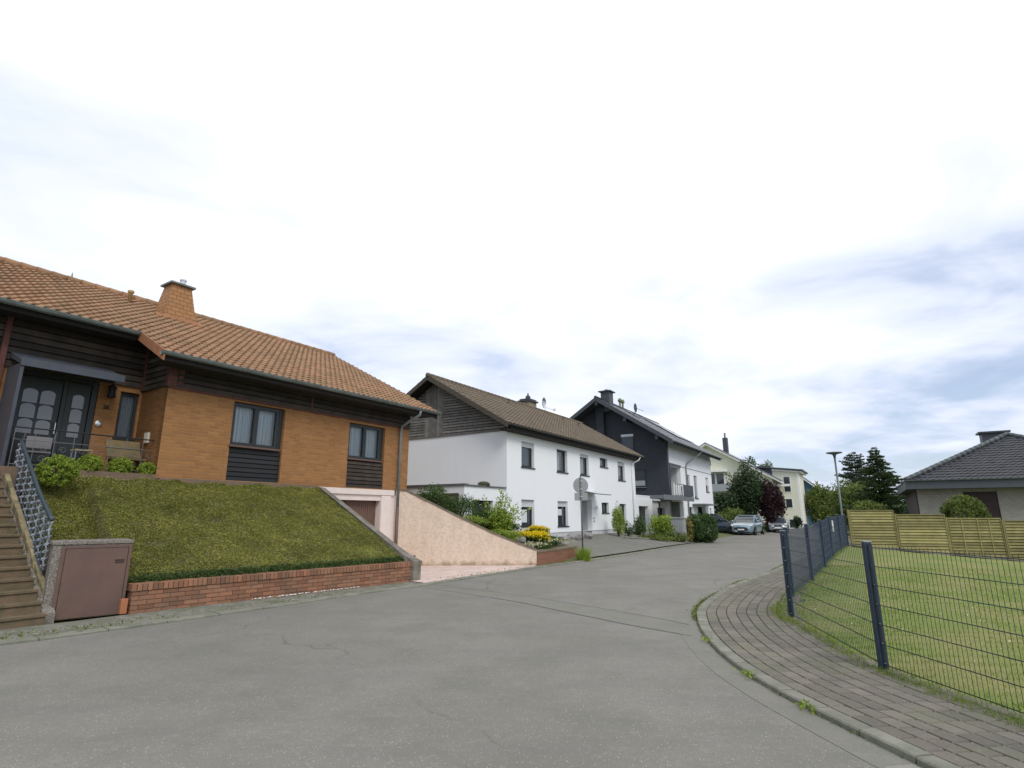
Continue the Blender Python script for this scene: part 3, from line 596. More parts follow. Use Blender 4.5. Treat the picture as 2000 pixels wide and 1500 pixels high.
drive = [uvw(*F1, -1.75, .6)[:2], uvw(*F1, -1.45, -3.4)[:2]] + kk + [uvw(*F1, 4.3, -3.78)[:2], uvw(*F1, 1.5, -.1)[:2], uvw(*F1, 1.5, .6)[:2]]
flat('driveway', drive, .03, mat('pink_paving', (.58, .42, .36), .9, col2=(.42, .27, .2), scale=1.5, extra=brick_fn((.76, .62, .55), (.60, .41, .34), (.62, .53, .47), .21, .105, .01, .4), bump=.3, bscale=30))
# ================================================================== FENCES
def mesh_panel(par, A, B, zt, zb=.1, z_off=0, far=False):
    A, B = Vector((*A, 0)), Vector((*B, 0)); d = B - A; L_ = d.length; d /= L_; s = Vector((d.y, -d.x, 0)); mb = MB(); k = int(L_ / .05)
    def rod(p, q, r):
        dd = (q - p).normalized(); a = s; b = dd.cross(a); mb.add([x + (a * math.cos(t) + b * math.sin(t)) * r for x in (p, q) for t in (0, 2.094, 4.189)], [(0, 1, 4, 3), (1, 2, 5, 4), (2, 0, 3, 5)])
    def zat(t): return z_off + lawn_z(*(A + d * L_ * t).xy)
    for i in range(k + 1): p = A + d * (L_ * i / k); b = zat(i / k); rod(p + Vector((0, 0, b + .04)), p + Vector((0, 0, b + zt)), .0027)
    nr = 7
    for j in range(nr):
        z = .06 + (zt - .09) * j / (nr - 1)
        for sd_ in (-.006, .006): rod(A + s * sd_ + Vector((0, 0, zat(0) + z)), B + s * sd_ + Vector((0, 0, zat(1) + z)), .0033)
    return mb.obj('mesh_panel', m_fence, par)
def fpost(par, x, y, ang, h, z=0):
    c, s = math.cos(ang), math.sin(ang); M_ = Matrix.Translation((x, y, z)) @ Matrix.Rotation(ang, 4, 'Z'); mb = MB()
    mb.box(-.042, .042, -.026, .026, -.1, h, m=M_); o = mb.obj('post', m_fence, par, bevel=.003)
    cp = MB(); cp.box(-.044, .044, -.028, .028, h, h + .012, m=M_); cp.obj('cap', mat('grey_cap', (.3, .32, .34), .5), o)
    q = MB(); q.box(-.016, .016, .026, .032, .05, h - .02, m=M_); q.box(-.016, .016, -.032, -.026, .05, h - .02, m=M_); q.obj('clamp_strip', mat('clamp_strip', (.008, .012, .022), .4), o)
    for j in range(7 if (x - 4) ** 2 + (y - 6) ** 2 < 40 else 0):
        zz_ = .1 + (h - .16) * j / 6
        for yy in (-.034, .034): cl = MB(); cl.lathe([(.007, -.006), (.009, 0), (.004, .006)], (0, 0, 0), 6, 'y'); nvt = 18; base = len(cl.v) - nvt; cl.v[base:] = [tuple(M_ @ (Vector(p) + Vector((0, yy, zz_)))) for p in cl.v[base:]]; cl.obj('screw', m_clip, o)
e = empty('mesh_fence', (0, 0, 0), 0, 'low dark blue grey wire mesh fence around the lawn, nearest to the camera', 'fence')
for (a, b) in zip(FR, FR[1:]):
    mesh_panel(e, a, b, 1.29)
for i, p in enumerate(FR[:-1]): fpost(e, p[0] + .012, p[1], R(4) if i != 1 else R(20), 1.345, lawn_z(*p) - .03)
e2 = empty('mesh_fence', (0, 0, 0), 0, 'dark blue grey wire mesh fence running away beside the pavement, seen edge on', 'fence')
pts = [FR[-1]] + FL
for (a, b) in zip(pts, pts[1:]): mesh_panel(e2, a, b, 1.31)
for p in pts: fpost(e2, p[0], p[1], R(-32.6), 1.38, lawn_z(*p) - .03)
# four-pointed ornament hung on the fence
mb = MB(); ox, oy = 11.29 + .04, 20.4 - .03
for (dx, dz) in ((1, 0), (-1, 0), (0, 1.5), (0, -1.7)):
    a = R(57.4); u_ = Vector((math.cos(a), math.sin(a), 0)) * dx + Vector((0, 0, 1)) * dz; w_ = Vector((math.cos(a), math.sin(a), 0)) * dz - Vector((0, 0, 1)) * dx; w_.normalize(); c = Vector((ox, oy, 1.02 + lawn_z(ox, oy)))
    mb.prism([tuple(c - w_ * .016), tuple(c + u_ * .12), tuple(c + w_ * .016)], (.03, -.03, 0))
tag(mb.obj('star_ornament', m_white), 'small white four pointed star hanging on the receding mesh fence', 'ornament')
# wooden screen fence at the back of the lawn
e = empty('wooden_fence', (WF[0][0], WF[0][1], 0), 0, 'yellow green treated wooden screen fence stepping down behind the lawn', 'fence')
O_ = Vector((WF[0][0], WF[0][1], 0))
for i, (a, b) in enumerate(zip(WF, WF[1:])):
    p, q = Vector((a[0], a[1], 0)) - O_, Vector((b[0], b[1], 0)) - O_; d = (q - p); L_ = d.length; ang = math.atan2(d.y, d.x); M_ = Matrix.Translation(p) @ Matrix.Rotation(ang, 4, 'Z'); zb = a[2] - .02; H = 1.58; mb = MB(); nb = 13; bh = (H - .08) / nb
    for k in range(nb):
        z0 = zb + .04 + k * bh; r = random.random()
        zc_ = z0 + bh - .024; vs = [(.05, -.02, z0), (L_ - .05, -.02, z0), (L_ - .05, -.052, z0), (.05, -.052, z0), (.05, .0, zc_), (L_ - .05, .0, zc_), (L_ - .05, -.02, zc_), (.05, -.02, zc_)]
        mb.add([tuple(M_ @ Vector(v)) for v in vs], [(0, 3, 2, 1), (4, 5, 6, 7), (2, 3, 7, 6), (0, 1, 5, 4), (1, 2, 6, 5), (3, 0, 4, 7)], r)
    mb.box(.06, L_ - .06, .012, .02, zb + .04, zb + H - .04, r=0, m=M_)  # backing in the darkest tint, colours shadow lines into the slat gaps
    if i == 2:
        for xx in (.5, 1.05, 1.45): mb.box(xx, xx + .04, -.058, -.05, zb + .05, zb + H - .05, m=M_)
    pn = mb.obj('slat_panel', m_green_wood, e)
    fr = MB(); fr.box(.04, L_ - .04, -.06, .03, zb + H - .04, zb + H, m=M_); fr.box(.04, L_ - .04, -.06, .03, zb, zb + .04, m=M_); fr.box(.04, .07, -.06, .03, zb + .04, zb + H - .04, m=M_); fr.box(L_ - .07, L_ - .04, -.06, .03, zb + .04, zb + H - .04, m=M_); fr.obj('panel_frame', m_green_wood, pn)
    ps = MB(); ps.box(-.022, .022, -.072, .045, zb - .3, zb + H + .02, m=M_); ps.obj('post', m_green_wood, e, bevel=.005)
# dirt and gravel strip at its foot
mb = MB()
for (a, b) in zip(WF, WF[1:]):
    z0, z1 = lawn_z(a[0], a[1]) + .04, lawn_z(b[0], b[1]) + .04; mb.quad((a[0] - .08, a[1] - .38, z0), (b[0] - .08, b[1] - .38, z1), (b[0] + .1, b[1] + .4, z1 + .06), (a[0] + .1, a[1] + .4, z0 + .06))
tag(mb.obj('gravel_strip', mat('gravel', (.20, .20, .18), .95, col2=(.08, .09, .07), scale=18, bump=1, bscale=40)), kind='structure')
# black round barrel at the frame edge
e = empty('garden_barrel', (20.45, 22.2, -.12), 0, 'black round garden barrel at the foot of the wooden fence, cut by the right edge', 'barrel')
mb = MB(); mb.lathe([(.30, 0), (.40, .12), (.46, .35), (.47, .55), (.42, .78), (.30, .9)], n=24); mb.obj('body', m_black, e, smooth=True)
mb = MB(); mb.lathe([(.34, .0), (.33, .05), (.10, .12), (.05, .13)], (0, 0, .88), n=24); mb.obj('lid', m_black, e, smooth=True)
mb = MB(); mb.tube([(-.3 + .6 * i / 8, -.33 - .12 * math.sin(math.pi * i / 8), .06) for i in range(9)], .02, 6); mb.obj('foot_rim', m_steel, e)

# ================================================================== BRICK HOUSE
H1 = framed('brick_house', *F1, 'orange brick bungalow with terracotta tiled roof and dark wooden cladding', 'house')
RS = .51; RL = math.sqrt(1 + RS * RS)
mb = MB(); wallh(mb, -6.2, 1.9, 2.44, 5.25, 0, .25, [(-4.56, -3.05, 2.5, 4.53), (-.76, .76, 2.48, 4.49)])
wallh(mb, -13, -6.2, 2.3, 5.8, 1.3, .25, [(-8.7, -7.12, 2.6, 4.72), (-6.66, -6.24, 3.42, 4.56)])
mb.box(-6.2, -5.95, .25, 1.3, 2.3, 5.25); mb.quad((-6.2, 0, 2.3), (-6.2, 1.3, 2.3), (-6.2, 1.3, 5.2), (-6.2, 0, 5.2), r=.5)
zr = 5.24 + RS * (5.2 + .7)
mb.prism([(1.9, .25, -.2), (1.9, 10.2, -.2), (1.9, 10.2, 5.3), (1.9, 5.2, zr - .35), (1.9, .25, 5.3)], (-.25, 0, 0), r=.5)
mb.box(-13, -12.75, 1.55, 10.2, 0, 5.3); mb.box(-12.75, 1.65, 9.95, 10.2, 0, 5.3)
mb.obj('wall', m_brick, H1)
mb = MB(); wallh(mb, -1.95, 1.9, -.3, 2.28, .03, .3, [(-1.7, .73, -.3, 2.1)]); mb.box(-1.95, 1.3, -.025, .25, 2.28, 2.45); mb.box(.74, 1.17, -.01, .03, -.3, 2.27); mb.obj('garage_surround', m_pinkband, H1)
mb = MB(); n = 28
for i in range(n): a = -1.69 + 2.41 * i / n; b = a + 2.41 / n; mb.box(a + .008, b - .008, .22, .26, -.2, 2.1)
mb.box(-1.7, .73, .26, .3, -.2, 2.1); mb.obj('garage_door', m_garage, H1)
# windows of the front wall
for (a, b, zs) in ((-4.56, -3.05, 3.37), (-.76, .76, 3.35)):
    zt = 4.53 if a < -2 else 4.49; zb = 2.5 if a < -2 else 2.48
    w_ = window(H1, a + .02, b - .14, zs + .03, zt - .02, .07, gm=m_clear, mull=1, fw=.085, curtain=True, silm=mat('brown_sill', (.13, .07, .055), .6), open_panel=-.05)
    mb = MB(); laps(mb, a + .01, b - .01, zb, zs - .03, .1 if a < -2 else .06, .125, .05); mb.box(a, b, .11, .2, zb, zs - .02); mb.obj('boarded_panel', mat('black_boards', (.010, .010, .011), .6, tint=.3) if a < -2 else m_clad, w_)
    mb = MB(); mb.box(b - .12, b - .01, .09, .24, zs, zt); mb.obj('side_board', m_frame, w_)
w_ = window(H1, -6.64, -6.25, 3.44, 4.54, 1.36, gm=m_clear, fw=.05, curtain=True, open_panel=1.28)
# cladding bands under the eaves
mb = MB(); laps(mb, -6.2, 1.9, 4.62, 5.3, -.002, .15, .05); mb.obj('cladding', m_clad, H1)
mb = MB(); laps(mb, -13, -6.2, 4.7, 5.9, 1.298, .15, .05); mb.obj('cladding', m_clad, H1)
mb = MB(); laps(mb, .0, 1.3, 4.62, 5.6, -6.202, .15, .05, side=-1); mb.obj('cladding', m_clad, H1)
mb = MB(); mb.box(-6.25, -6.05, -.05, .06, 4.6, 5.3); mb.box(-6.02, -5.9, -.045, -.002, 4.62, 5.3); mb.box(-6.25, -6.19, 1.16, 1.28, 4.62, 5.9); mb.box(-2.25, -2.2, -.05, -.002, 4.6, 5.3); mb.box(-6.2, 1.92, -.05, -.0, 4.575, 4.615); mb.box(-9.0, -8.9, 1.2, 1.29, 2.4, 5.9)
mb.obj('corner_trim', m_redwood, H1)
# roof
rf = MB(); ds = (0, 1, RS); tiles(rf, (-6.72, -.78, 5.24 - RS * .08), (1, 0, 0), ds, 9.2, (5.2 + .78) * RL, .2, .30, clip=None, lift=.045, wave=.038)
tiles(rf, (-13.0, .56, 5.24 + RS * (1.26)), (1, 0, 0), ds, 6.28, (5.2 - .56) * RL, .2, .30, seed=2, lift=.045, wave=.038)
tiles(rf, (-13.0, 11.1, 5.24), (1, 0, 0), (0, -1, RS), 15.4, 5.9 * RL, .3, .33, seed=3); roof = rf.obj('roof', m_tile, H1)
mb = MB(); zl = lambda v: 5.24 + RS * (v + .7) - .05
mb.prism([(-6.7, -.7, zl(-.7)), (-6.7, 5.2, zl(5.2)), (-6.7, 5.2, zl(5.2) - .18), (-6.7, -.7, zl(-.7) - .16)], (9.14, 0, 0)); mb.prism([(-13, .6, zl(.6)), (-13, 5.2, zl(5.2)), (-13, 5.2, zl(5.2) - .18), (-13, .6, zl(.6) - .16)], (6.29, 0, 0)); mb.prism([(-13, 5.21, zl(5.2)), (-13, 11, zl(-.6)), (-13, 11, zl(-.6) - .16), (-13, 5.21, zl(5.2) - .18)], (15.4, 0, 0))
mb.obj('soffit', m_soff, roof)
mb = MB(); ridge(mb, (-13, 5.2, zr + .03), (2.5, 5.2, zr + .03), .12); mb.obj('ridge_tiles', m_tile, roof, smooth=True)
mb = MB(); mb.prism([(2.47, -.78, zl(-.78) + .03), (2.47, 5.2, zl(5.2) + .03), (2.47, 5.2, zl(5.2) - .25), (2.47, -.78, zl(-.78) - .2)], (.03, 0, 0)); mb.obj('bargeboard', m_clad, roof)
mb = MB(); mb.prism([(-6.76, -.8, zl(-.8) + .10), (-6.76, .62, zl(.62) + .10), (-6.76, .62, zl(.62) - .14), (-6.76, -.8, zl(-.8) - .14)], (.035, 0, 0)); mb.obj('verge_trim', m_tile_v, roof)
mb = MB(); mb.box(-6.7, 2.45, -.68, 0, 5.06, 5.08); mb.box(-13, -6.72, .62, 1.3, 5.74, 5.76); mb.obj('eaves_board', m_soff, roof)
gutter('gutter', H1, (-6.78, -.76, 5.21), (2.62, -.76, 5.21), .08); gutter('gutter', H1, (-13, .52, 5.87), (-6.7, .52, 5.87), .08)
mb = MB(); mb.tube([(1.62, -.76, 5.16), (1.62, -.74, 5.0), (1.5, -.42, 4.82), (1.42, -.10, 4.62), (1.40, -.09, 4.4), (1.40, -.09, 1.9)], .05, 10); mb.obj('downpipe', m_pipe, H1, smooth=True)
mb = MB(); mb.tube([(1.40, -.09, 1.92), (1.40, -.09, -.1)], .056, 10); mb.obj('downpipe_foot', mat('brown_pipe', (.12, .08, .07), .6), H1, smooth=True)
# chimney: tapered, clad in small copper coloured slates
mb = MB(); b0, b1 = 3.42, 4.35; vsb = [(-5.12, b0, 7.0), (-4.02, b0, 7.0), (-4.02, b1, 7.0), (-5.12, b1, 7.0)]; vst = [(-4.86, 3.62, 8.56), (-4.30, 3.62, 8.56), (-4.30, 4.15, 8.56), (-4.86, 4.15, 8.56)]
mb.add(vsb + vst, [(4, 5, 6, 7), (0, 1, 5, 4), (1, 2, 6, 5), (2, 3, 7, 6), (3, 0, 4, 7)]); ch = mb.obj('chimney', m_gold, H1)
mb = MB(); mb.box(-4.95, -4.21, 3.53, 4.24, 8.56, 8.62); mb.obj('chimney_cap', m_zinc, ch, bevel=.01)
mb = MB(); mb.lathe([(.085, 0), (.085, .16), (.10, .17), (.10, .22)], (-4.5, 3.8, 8.62), 12); mb.obj('flue', m_steel, ch)
mb = MB(); zf_ = zl(b0) + .08; mb.prism([(-5.3, b0 - .1, zl(b0 - .1) + .09), (-3.9, b0 - .1, zl(b0 - .1) + .09), (-3.9, b0 + .08, zl(b0 + .08) + .14), (-5.3, b0 + .08, zl(b0 + .08) + .14)], (0, 0, .02)); mb.obj('flashing', m_tile_v, ch)
mb = MB(); mb.lathe([(.055, 0), (.055, .30), (.085, .32), (.085, .38), (.03, .41)], (-5.72, 4.2, 7.76), 12); mb.obj('vent_pipe', mat('ochre_pipe', (.4, .27, .12), .7), roof, smooth=True)
mb = MB(); mb.tube([(-6.9, 5.2, zr), (-6.9, 5.2, zr + .28)], [.04, .01], 6); mb.obj('ridge_finial', m_zinc, roof)
# entrance
D = MB(); D.box(-8.70, -8.60, 1.32, 1.44, 2.6, 4.72); D.box(-7.24, -7.13, 1.32, 1.44, 2.6, 4.72); D.box(-8.6, -7.24, 1.32, 1.44, 4.6, 4.72); D.box(-7.78, -7.70, 1.325, 1.43, 2.6, 4.6)
door = D.obj('entrance_door', m_frame, H1, bevel=.005)
def arched(mb, u0, u1, z0, z1, v):
    n = 8; pts = [(u0, v, z0), (u1, v, z0)] + [((u0 + u1) / 2 + (u1 - u0) / 2 * math.cos(math.pi * k / n), v, z1 - (u1 - u0) * .3 + (u1 - u0) * .3 * math.sin(math.pi * k / n)) for k in range(n + 1)]
    mb.prism(pts, (0, .008, 0))
mb = MB(); mb.box(-8.59, -7.79, 1.35, 1.39, 2.62, 4.59); mb.box(-8.5, -7.88, 1.335, 1.35, 2.75, 3.25); mb.obj('door_leaf', m_frame, door, bevel=.006)
mb = MB(); mb.box(-7.69, -7.25, 1.35, 1.39, 2.62, 4.59); mb.box(-7.62, -7.33, 1.335, 1.35, 2.75, 3.25); mb.obj('side_panel', m_frame, door, bevel=.006)
for (a, b) in ((-8.47, -8.21), (-8.16, -7.90), (-7.58, -7.36)):
    mb = MB()
    for k in range(3): z0 = 3.35 + k * .33; arched(mb, a, b, z0, z0 + .31, 1.333)
    mb.obj('arched_pane', m_glassl, door)
mb = MB(); mb.tube([(-7.83, 1.33, 3.35), (-7.83, 1.27, 3.38), (-7.83, 1.27, 3.62), (-7.83, 1.33, 3.65)], .014, 6); mb.obj('door_handle', m_steel, door)
mb = MB(); mb.prism([(-8.83, .45, 4.72), (-8.83, 1.27, 5.02), (-8.83, 1.27, 4.9), (-8.83, .45, 4.63)], (1.88, 0, 0)); mb.box(-8.83, -6.95, .43, .45, 4.6, 4.76); mb.box(-8.82, -8.76, .46, 1.28, 2.5, 4.66); mb.obj('entrance_canopy', mat('slate_canopy', (.06, .068, .088), .6, var=.2), H1, bevel=.004)
mb = MB(); mb.lathe([(.02, 0), (.09, .02), (.07, .2), (.10, .24), (.02, .34)], (-6.92, 1.1, 4.32), 8); mb.tube([(-6.92, 1.3, 4.72), (-6.92, 1.14, 4.78), (-6.92, 1.1, 4.66)], .012, 5); mb.obj('wall_lantern', m_black, H1)
mb = MB(); mb.lathe([(.075, 0), (.075, -.03), (.03, -.045)], (-7.02, 1.3, 3.72), 14, 'y'); mb.obj('doorbell', m_steel, H1)
mb = MB(); mb.box(-6.25, -6.2, .55, .75, 3.3, 3.55); mb.obj('letter_box', m_beige, H1, bevel=.01)
def txt(name, s, size, loc, rot, m, par, ext=.01):
    c = bpy.data.curves.new(name, 'FONT'); c.body = s; c.size = size; c.extrude = ext; c.align_x = 'CENTER'; c.align_y = 'CENTER'; t = bpy.data.objects.new(name, c); COL.objects.link(t)
    dg = bpy.context.evaluated_depsgraph_get(); me = bpy.data.meshes.new_from_object(t.evaluated_get(dg)); bpy.data.objects.remove(t); o = bpy.data.objects.new(name, me); COL.objects.link(o); me.materials.append(m); o.parent = par; o.location = loc; o.rotation_euler = rot; return o
txt('house_number', '26', .13, (-6.92, 1.285, 4.12), (R(90), 0, 0), m_black, H1)
# terrace slab, its brick edging
mb = MB(); mb.box(-9.4, -6.2, .12, 1.3, 2.2, 2.5); mb.box(-9.4, -6.2, .0, .12, 2.1, 2.55); mb.box(-6.2, -1.95, -.22, 0, 2.2, 2.47); T_ = mb.obj('terrace', mat('terrace_edge', (.19, .12, .085), .9, col2=(.14, .11, .07), scale=4, bump=.5), H1)
# railing of the terrace
m_thin = mat('thin_iron', (.13, .13, .135), .6)
rl = framed('terrace_railing', *F1, 'thin wrought iron railing in front of the entrance terrace, behind the round shrubs', 'railing')
mb = MB(); mb.tube([(-8.78, .3, 3.34), (-6.1, .3, 3.34)], .016, 6); mb.tube([(-6.1, .3, 3.34), (-6.07, .28, 2.5)], .014, 6); mb.obj('handrail', m_black, rl)
mb = MB(); mb.tube([(-8.75, .3, 3.1), (-6.1, .3, 3.1)], .008, 5); mb.tube([(-8.75, .3, 2.62), (-6.1, .3, 2.62)], .008, 5); mb.obj('rail', m_thin, rl)
for i in range(9): mb = MB(); u = -8.74 + i * .33; mb.tube([(u, .3, 2.5), (u, .3, 3.34)], .007, 5); mb.obj('baluster', m_thin, rl)
for i in range(8):
    u = -8.58 + i * .33
    for (z, r_, s_) in ((2.75, .07, 1), (2.95, .07, -1)): mb = MB(); mb.tube([(u + s_ * r_ * math.cos(t) * (1 - t / 12), .3, z + r_ * math.sin(t) * (1 - t / 12)) for t in [k * .7 for k in range(12)]], .005, 4); mb.obj('scroll', m_thin, rl)
# things on the terrace
e = framed('folding_chair', *F1, 'grey folding garden chair with fabric back on the terrace', 'chair'); mb = MB(); mb.box(-8.45, -8.02, .62, .66, 2.98, 3.22); mb.obj('backrest', mat('grey_fabric', (.19, .18, .185), .9), e, bevel=.01)
mb = MB(); mb.box(-8.47, -8.0, .66, 1.05, 2.90, 2.93); mb.obj('seat', mat('grey_fabric', (.19, .18, .185), .9), e)
for u in (-8.48, -7.99): mb = MB(); mb.tube([(u, .62, 3.3), (u, 1.05, 2.5)], .012, 6); mb.obj('leg', m_metall, e); mb = MB(); mb.tube([(u, 1.0, 2.95), (u, .6, 2.5)], .012, 6); mb.obj('leg', m_metall, e)
e = framed('slatted_stool', *F1, 'small stool with a pale slatted top in front of the door', 'stool'); mb = MB()
for k in range(3): mb.box(-7.62, -7.3, .55 + k * .1, .63 + k * .1, 3.0, 3.03)
mb.obj('seat', mat('pale_wood', (.34, .30, .19), .8), e)
for (u, v) in ((-7.6, .57), (-7.32, .57), (-7.6, .8), (-7.32, .8)): mb = MB(); mb.tube([(u, v, 2.5), (u, v, 3.0)], .012, 5); mb.obj('leg', m_metall, e)
e = framed('wooden_bench', *F1, 'old wooden garden bench with a broad tilted back below the narrow window', 'bench'); mb = MB()
mw = mat('old_wood', (.19, .13, .06), .9, col2=(.12, .1, .05), scale=5, bump=.4)
for k in range(2): mb.add([(-7.0, .62 + k * .09, 2.93 + k * .2), (-6.3, .62 + k * .09, 2.93 + k * .2), (-6.3, .70 + k * .09, 3.12 + k * .2), (-7.0, .70 + k * .09, 3.12 + k * .2), (-7.0, .65 + k * .09, 2.92 + k * .2), (-6.3, .65 + k * .09, 2.92 + k * .2), (-6.3, .73 + k * .09, 3.11 + k * .2), (-7.0, .73 + k * .09, 3.11 + k * .2)], [(0, 1, 2, 3), (7, 6, 5, 4), (0, 4, 5, 1), (3, 2, 6, 7), (0, 3, 7, 4), (1, 5, 6, 2)])
mb.obj('backrest', mw, e); mb = MB(); mb.box(-7.0, -6.3, .35, .65, 2.86, 2.9); mb.obj('seat', mw, e)
for u in (-6.95, -6.38):
    for v in (.38, .6): mb = MB(); mb.box(u, u + .05, v, v + .05, 2.5, 2.86); mb.obj('leg', mw, e)

# ================================================================== BANK, RETAINING WALL, STEPS
# brick retaining wall built brick by brick
WA, WB = Vector((-6.50, 10.12, 0)), Vector((-2.36, 15.12, 0)); dW = (WB - WA); LW = dW.length; angW = math.atan2(dW.y, dW.x)
e = empty('retaining_wall', WA, angW, 'low red brick retaining wall with upright coping bricks below the green bank', 'wall')
mb = MB(); mb.box(.01, LW - .01, .018, .23, -.1, .40); mb.obj('mortar_core', m_mortar, e)
mb = MB(); bl, bh = .245, .077
def brickbox(mb, x0, x1, y0, y1, z0, z1):
    j = random.uniform(-.003, .003); b = .004
    mb.add([(x0, y0 + j, z0), (x1, y0 + j, z0), (x1, y1, z0), (x0, y1, z0), (x0, y0 + j, z1), (x1, y0 + j, z1), (x1, y1, z1), (x0, y1, z1)], [(0, 3, 2, 1), (4, 5, 6, 7), (0, 1, 5, 4), (1, 2, 6, 5), (2, 3, 7, 6), (3, 0, 4, 7)])
for r_ in range(5):
    z0 = -.01 + r_ * bh; x = -(.125 if r_ % 2 else 0)
    while x < LW:
        a, b = max(x, 0), min(x + bl - .010, LW)
        if b - a > .03: brickbox(mb, a, b, 0, .24, z0, z0 + bh - .010)
        x += bl
    for y in (.0,): brickbox(mb, LW, LW + .004, .0, .24, z0, z0 + bh - .010)
mb.obj('brick_courses', m_rbrick, e, bevel=.003)
mb = MB(); x = -.02
while x < LW: brickbox(mb, x, x + .072, -.022, .24, .375 + random.uniform(-.003, .003), .492 + random.uniform(-.004, .004)); x += .082
mb.obj('coping', m_rbrick, e, bevel=.004)
# efflorescence: a line of white salt at the foot
mb = MB()
for i in range(60): x = 2.1 + i * .042 + random.uniform(-.02, .02); s_ = random.uniform(.008, .03); mb.lathe([(s_, 0), (s_ * .6, s_ * .5), (.002, s_ * .6)], (x, -.03 - random.uniform(0, .05), .03), 6)
mb.obj('salt_crust', mat('white_salt', (.6, .6, .56), .95), e)
# the planted bank: foot of the ground cover stands on the wall, surface rises to the terrace
def bank_pt(s, t):
    """s along the wall 0..1, t up the slope 0..1"""
    a = np.array(WA[:2]) + np.array(dW[:2]) * s; nrm = np.array([-math.sin(angW), math.cos(angW)]); a = a + nrm * (.22 + (.85 if s < -.005 else 0))
    uL, uR = -8.62, -1.9; top = np.array(uvw(*F1, uL + (uR - uL) * (s + .19) / 1.19, -.2)[:2]); z = .38 + (2.36 - .38) * t
    p = a * (1 - t) + top * t; return p[0], p[1], z
from mathutils import noise as mnoise
rows_ = 60; cols_ = 110; mb = MB()
for i in range(rows_):
    for j in range(cols_):
        s_, t = -.19 + 1.19 * j / (cols_ - 1), i / (rows_ - 1); x, y, z = bank_pt(s_, t)
        if i == 0: z = .4
        else:
            k = min(i / 2.0, 1); z += .16 * k * (1 - t * .75) + .07 * mnoise.noise((x * 2.2, y * 2.2, 0)) + .03 * mnoise.noise((x * 7, y * 7, 3))
            if i == 1: x, y = bank_pt(s_, .01)[:2]
        if j in (0, cols_ - 1): z -= .12
        mb.v.append((x, y, z))
mb.f = [(i * cols_ + j, i * cols_ + j + 1, (i + 1) * cols_ + j + 1, (i + 1) * cols_ + j) for i in range(rows_ - 1) for j in range(cols_ - 1)]; mb.r = [.5] * len(mb.f)
bv = np.array(mb.v)
tag(mb.obj('embankment', mat('bank_undergrowth', (.12, .12, .035), .95, col2=(.075, .06, .03), scale=3, bump=1, bscale=25), smooth=True), kind='structure')
n = 290000; fi = rng.integers(0, len(mb.f), n); q = rng.random((n, 2)); Fq = np.array(mb.f)[fi]; V4 = bv[Fq]; P = (V4[:, 0] * (1 - q[:, :1]) + V4[:, 1] * q[:, :1]) * (1 - q[:, 1:]) + (V4[:, 3] * (1 - q[:, :1]) + V4[:, 2] * q[:, :1]) * q[:, 1:]
extra = fi < 3 * (cols_ - 1); cl = np.array([mnoise.noise((a * 1.1, b * 1.1, c * 2)) for a, b, c in P[:, :3]]); cl2 = np.array([mnoise.noise((a * 5, b * 5, c * 5)) for a, b, c in P[:, :3]])
P[:, 2] += rng.random(n) * .03 + .02 * cl2; keep = (cl2 > -.42) | (rng.random(n) < .55)
tag(leaves('ground_cover', P[keep], .024, lf_cover, up=.1, asp=.7, lay=.6, rnd=np.clip(.5 + .8 * cl[keep] + rng.normal(0, .13, keep.sum()), 0, 1)), kind='stuff')
nf_ = 9000; s_ = rng.random(nf_); zz_ = rng.random(nf_) ** 1.2 * .2; nrm = np.array([-math.sin(angW), math.cos(angW)]); base = np.array(WA[:2]) + np.array(dW[:2]) * s_[:, None] + nrm * (.20 + rng.normal(0, .025, nf_) + zz_ * .25)[:, None]
tag(leaves('ground_cover', np.column_stack([base, .42 + zz_]), .04, lf_hedge, asp=.6), kind='stuff')
# sloping concrete edge beside the drive
e = framed('sloping_wall', *F1, 'sloping concrete wall edging the bank beside the garage drive', 'wall')
mb = MB(); mb.add([(-1.96, .0, 2.46), (-1.96, -.35, 2.40), (-1.52, -3.15, .72), (-1.42, -3.55, .5), (-1.78, .0, 2.46), (-1.78, -.35, 2.40), (-1.30, -3.15, .72), (-1.14, -3.55, .5)], [(0, 1, 5, 4), (1, 2, 6, 5), (2, 3, 7, 6)])
mb.add([(-1.96, 0, -.1), (-1.42, -3.55, -.1), (-1.42, -3.55, .5), (-1.52, -3.15, .72), (-1.96, -.35, 2.40), (-1.96, 0, 2.46)], [(0, 1, 2, 3, 4, 5)]); mb.add([(-1.78, 0, -.1), (-1.14, -3.55, -.1), (-1.14, -3.55, .5), (-1.30, -3.15, .72), (-1.78, -.35, 2.40), (-1.78, 0, 2.46)], [(5, 4, 3, 2, 1, 0)]); mb.quad((-1.42, -3.55, -.1), (-1.14, -3.55, -.1), (-1.14, -3.55, .5), (-1.42, -3.55, .5)); mb.obj('wall_body', m_conc, e)
# bin box
bx = framed('bin_box', *F1, 'waist high bin cupboard of exposed aggregate with a brown metal door', 'bin cupboard')
bx.location = (-7.29, 9.49, 0); bx.rotation_euler = (0, 0, math.atan2(10.1 - 9.49, -6.66 + 7.29))
mb = MB(); mb.box(-.16, .93, .03, .74, 0, 1.17); mb.box(-.175, .945, .01, .755, 1.17, 1.23); mb.obj('shell', m_expo, bx, bevel=.01)
mb = MB(); mb.box(-.05, .0, .0, .05, .0, 1.15); mb.box(.88, .925, .0, .05, 0, 1.15); mb.box(0, .88, .005, .05, 1.11, 1.15); mb.obj('door_frame', m_box, bx)
mb = MB(); mb.box(.012, .87, -.012, .03, .02, 1.10); d_ = mb.obj('door', m_box, bx, bevel=.004)
mb = MB(); mb.box(.70, .83, -.03, -.012, .865, .878); mb.box(.70, .83, -.03, -.012, .90, .912); mb.obj('handle', mat('dark_steel', (.05, .04, .04), .4), d_)
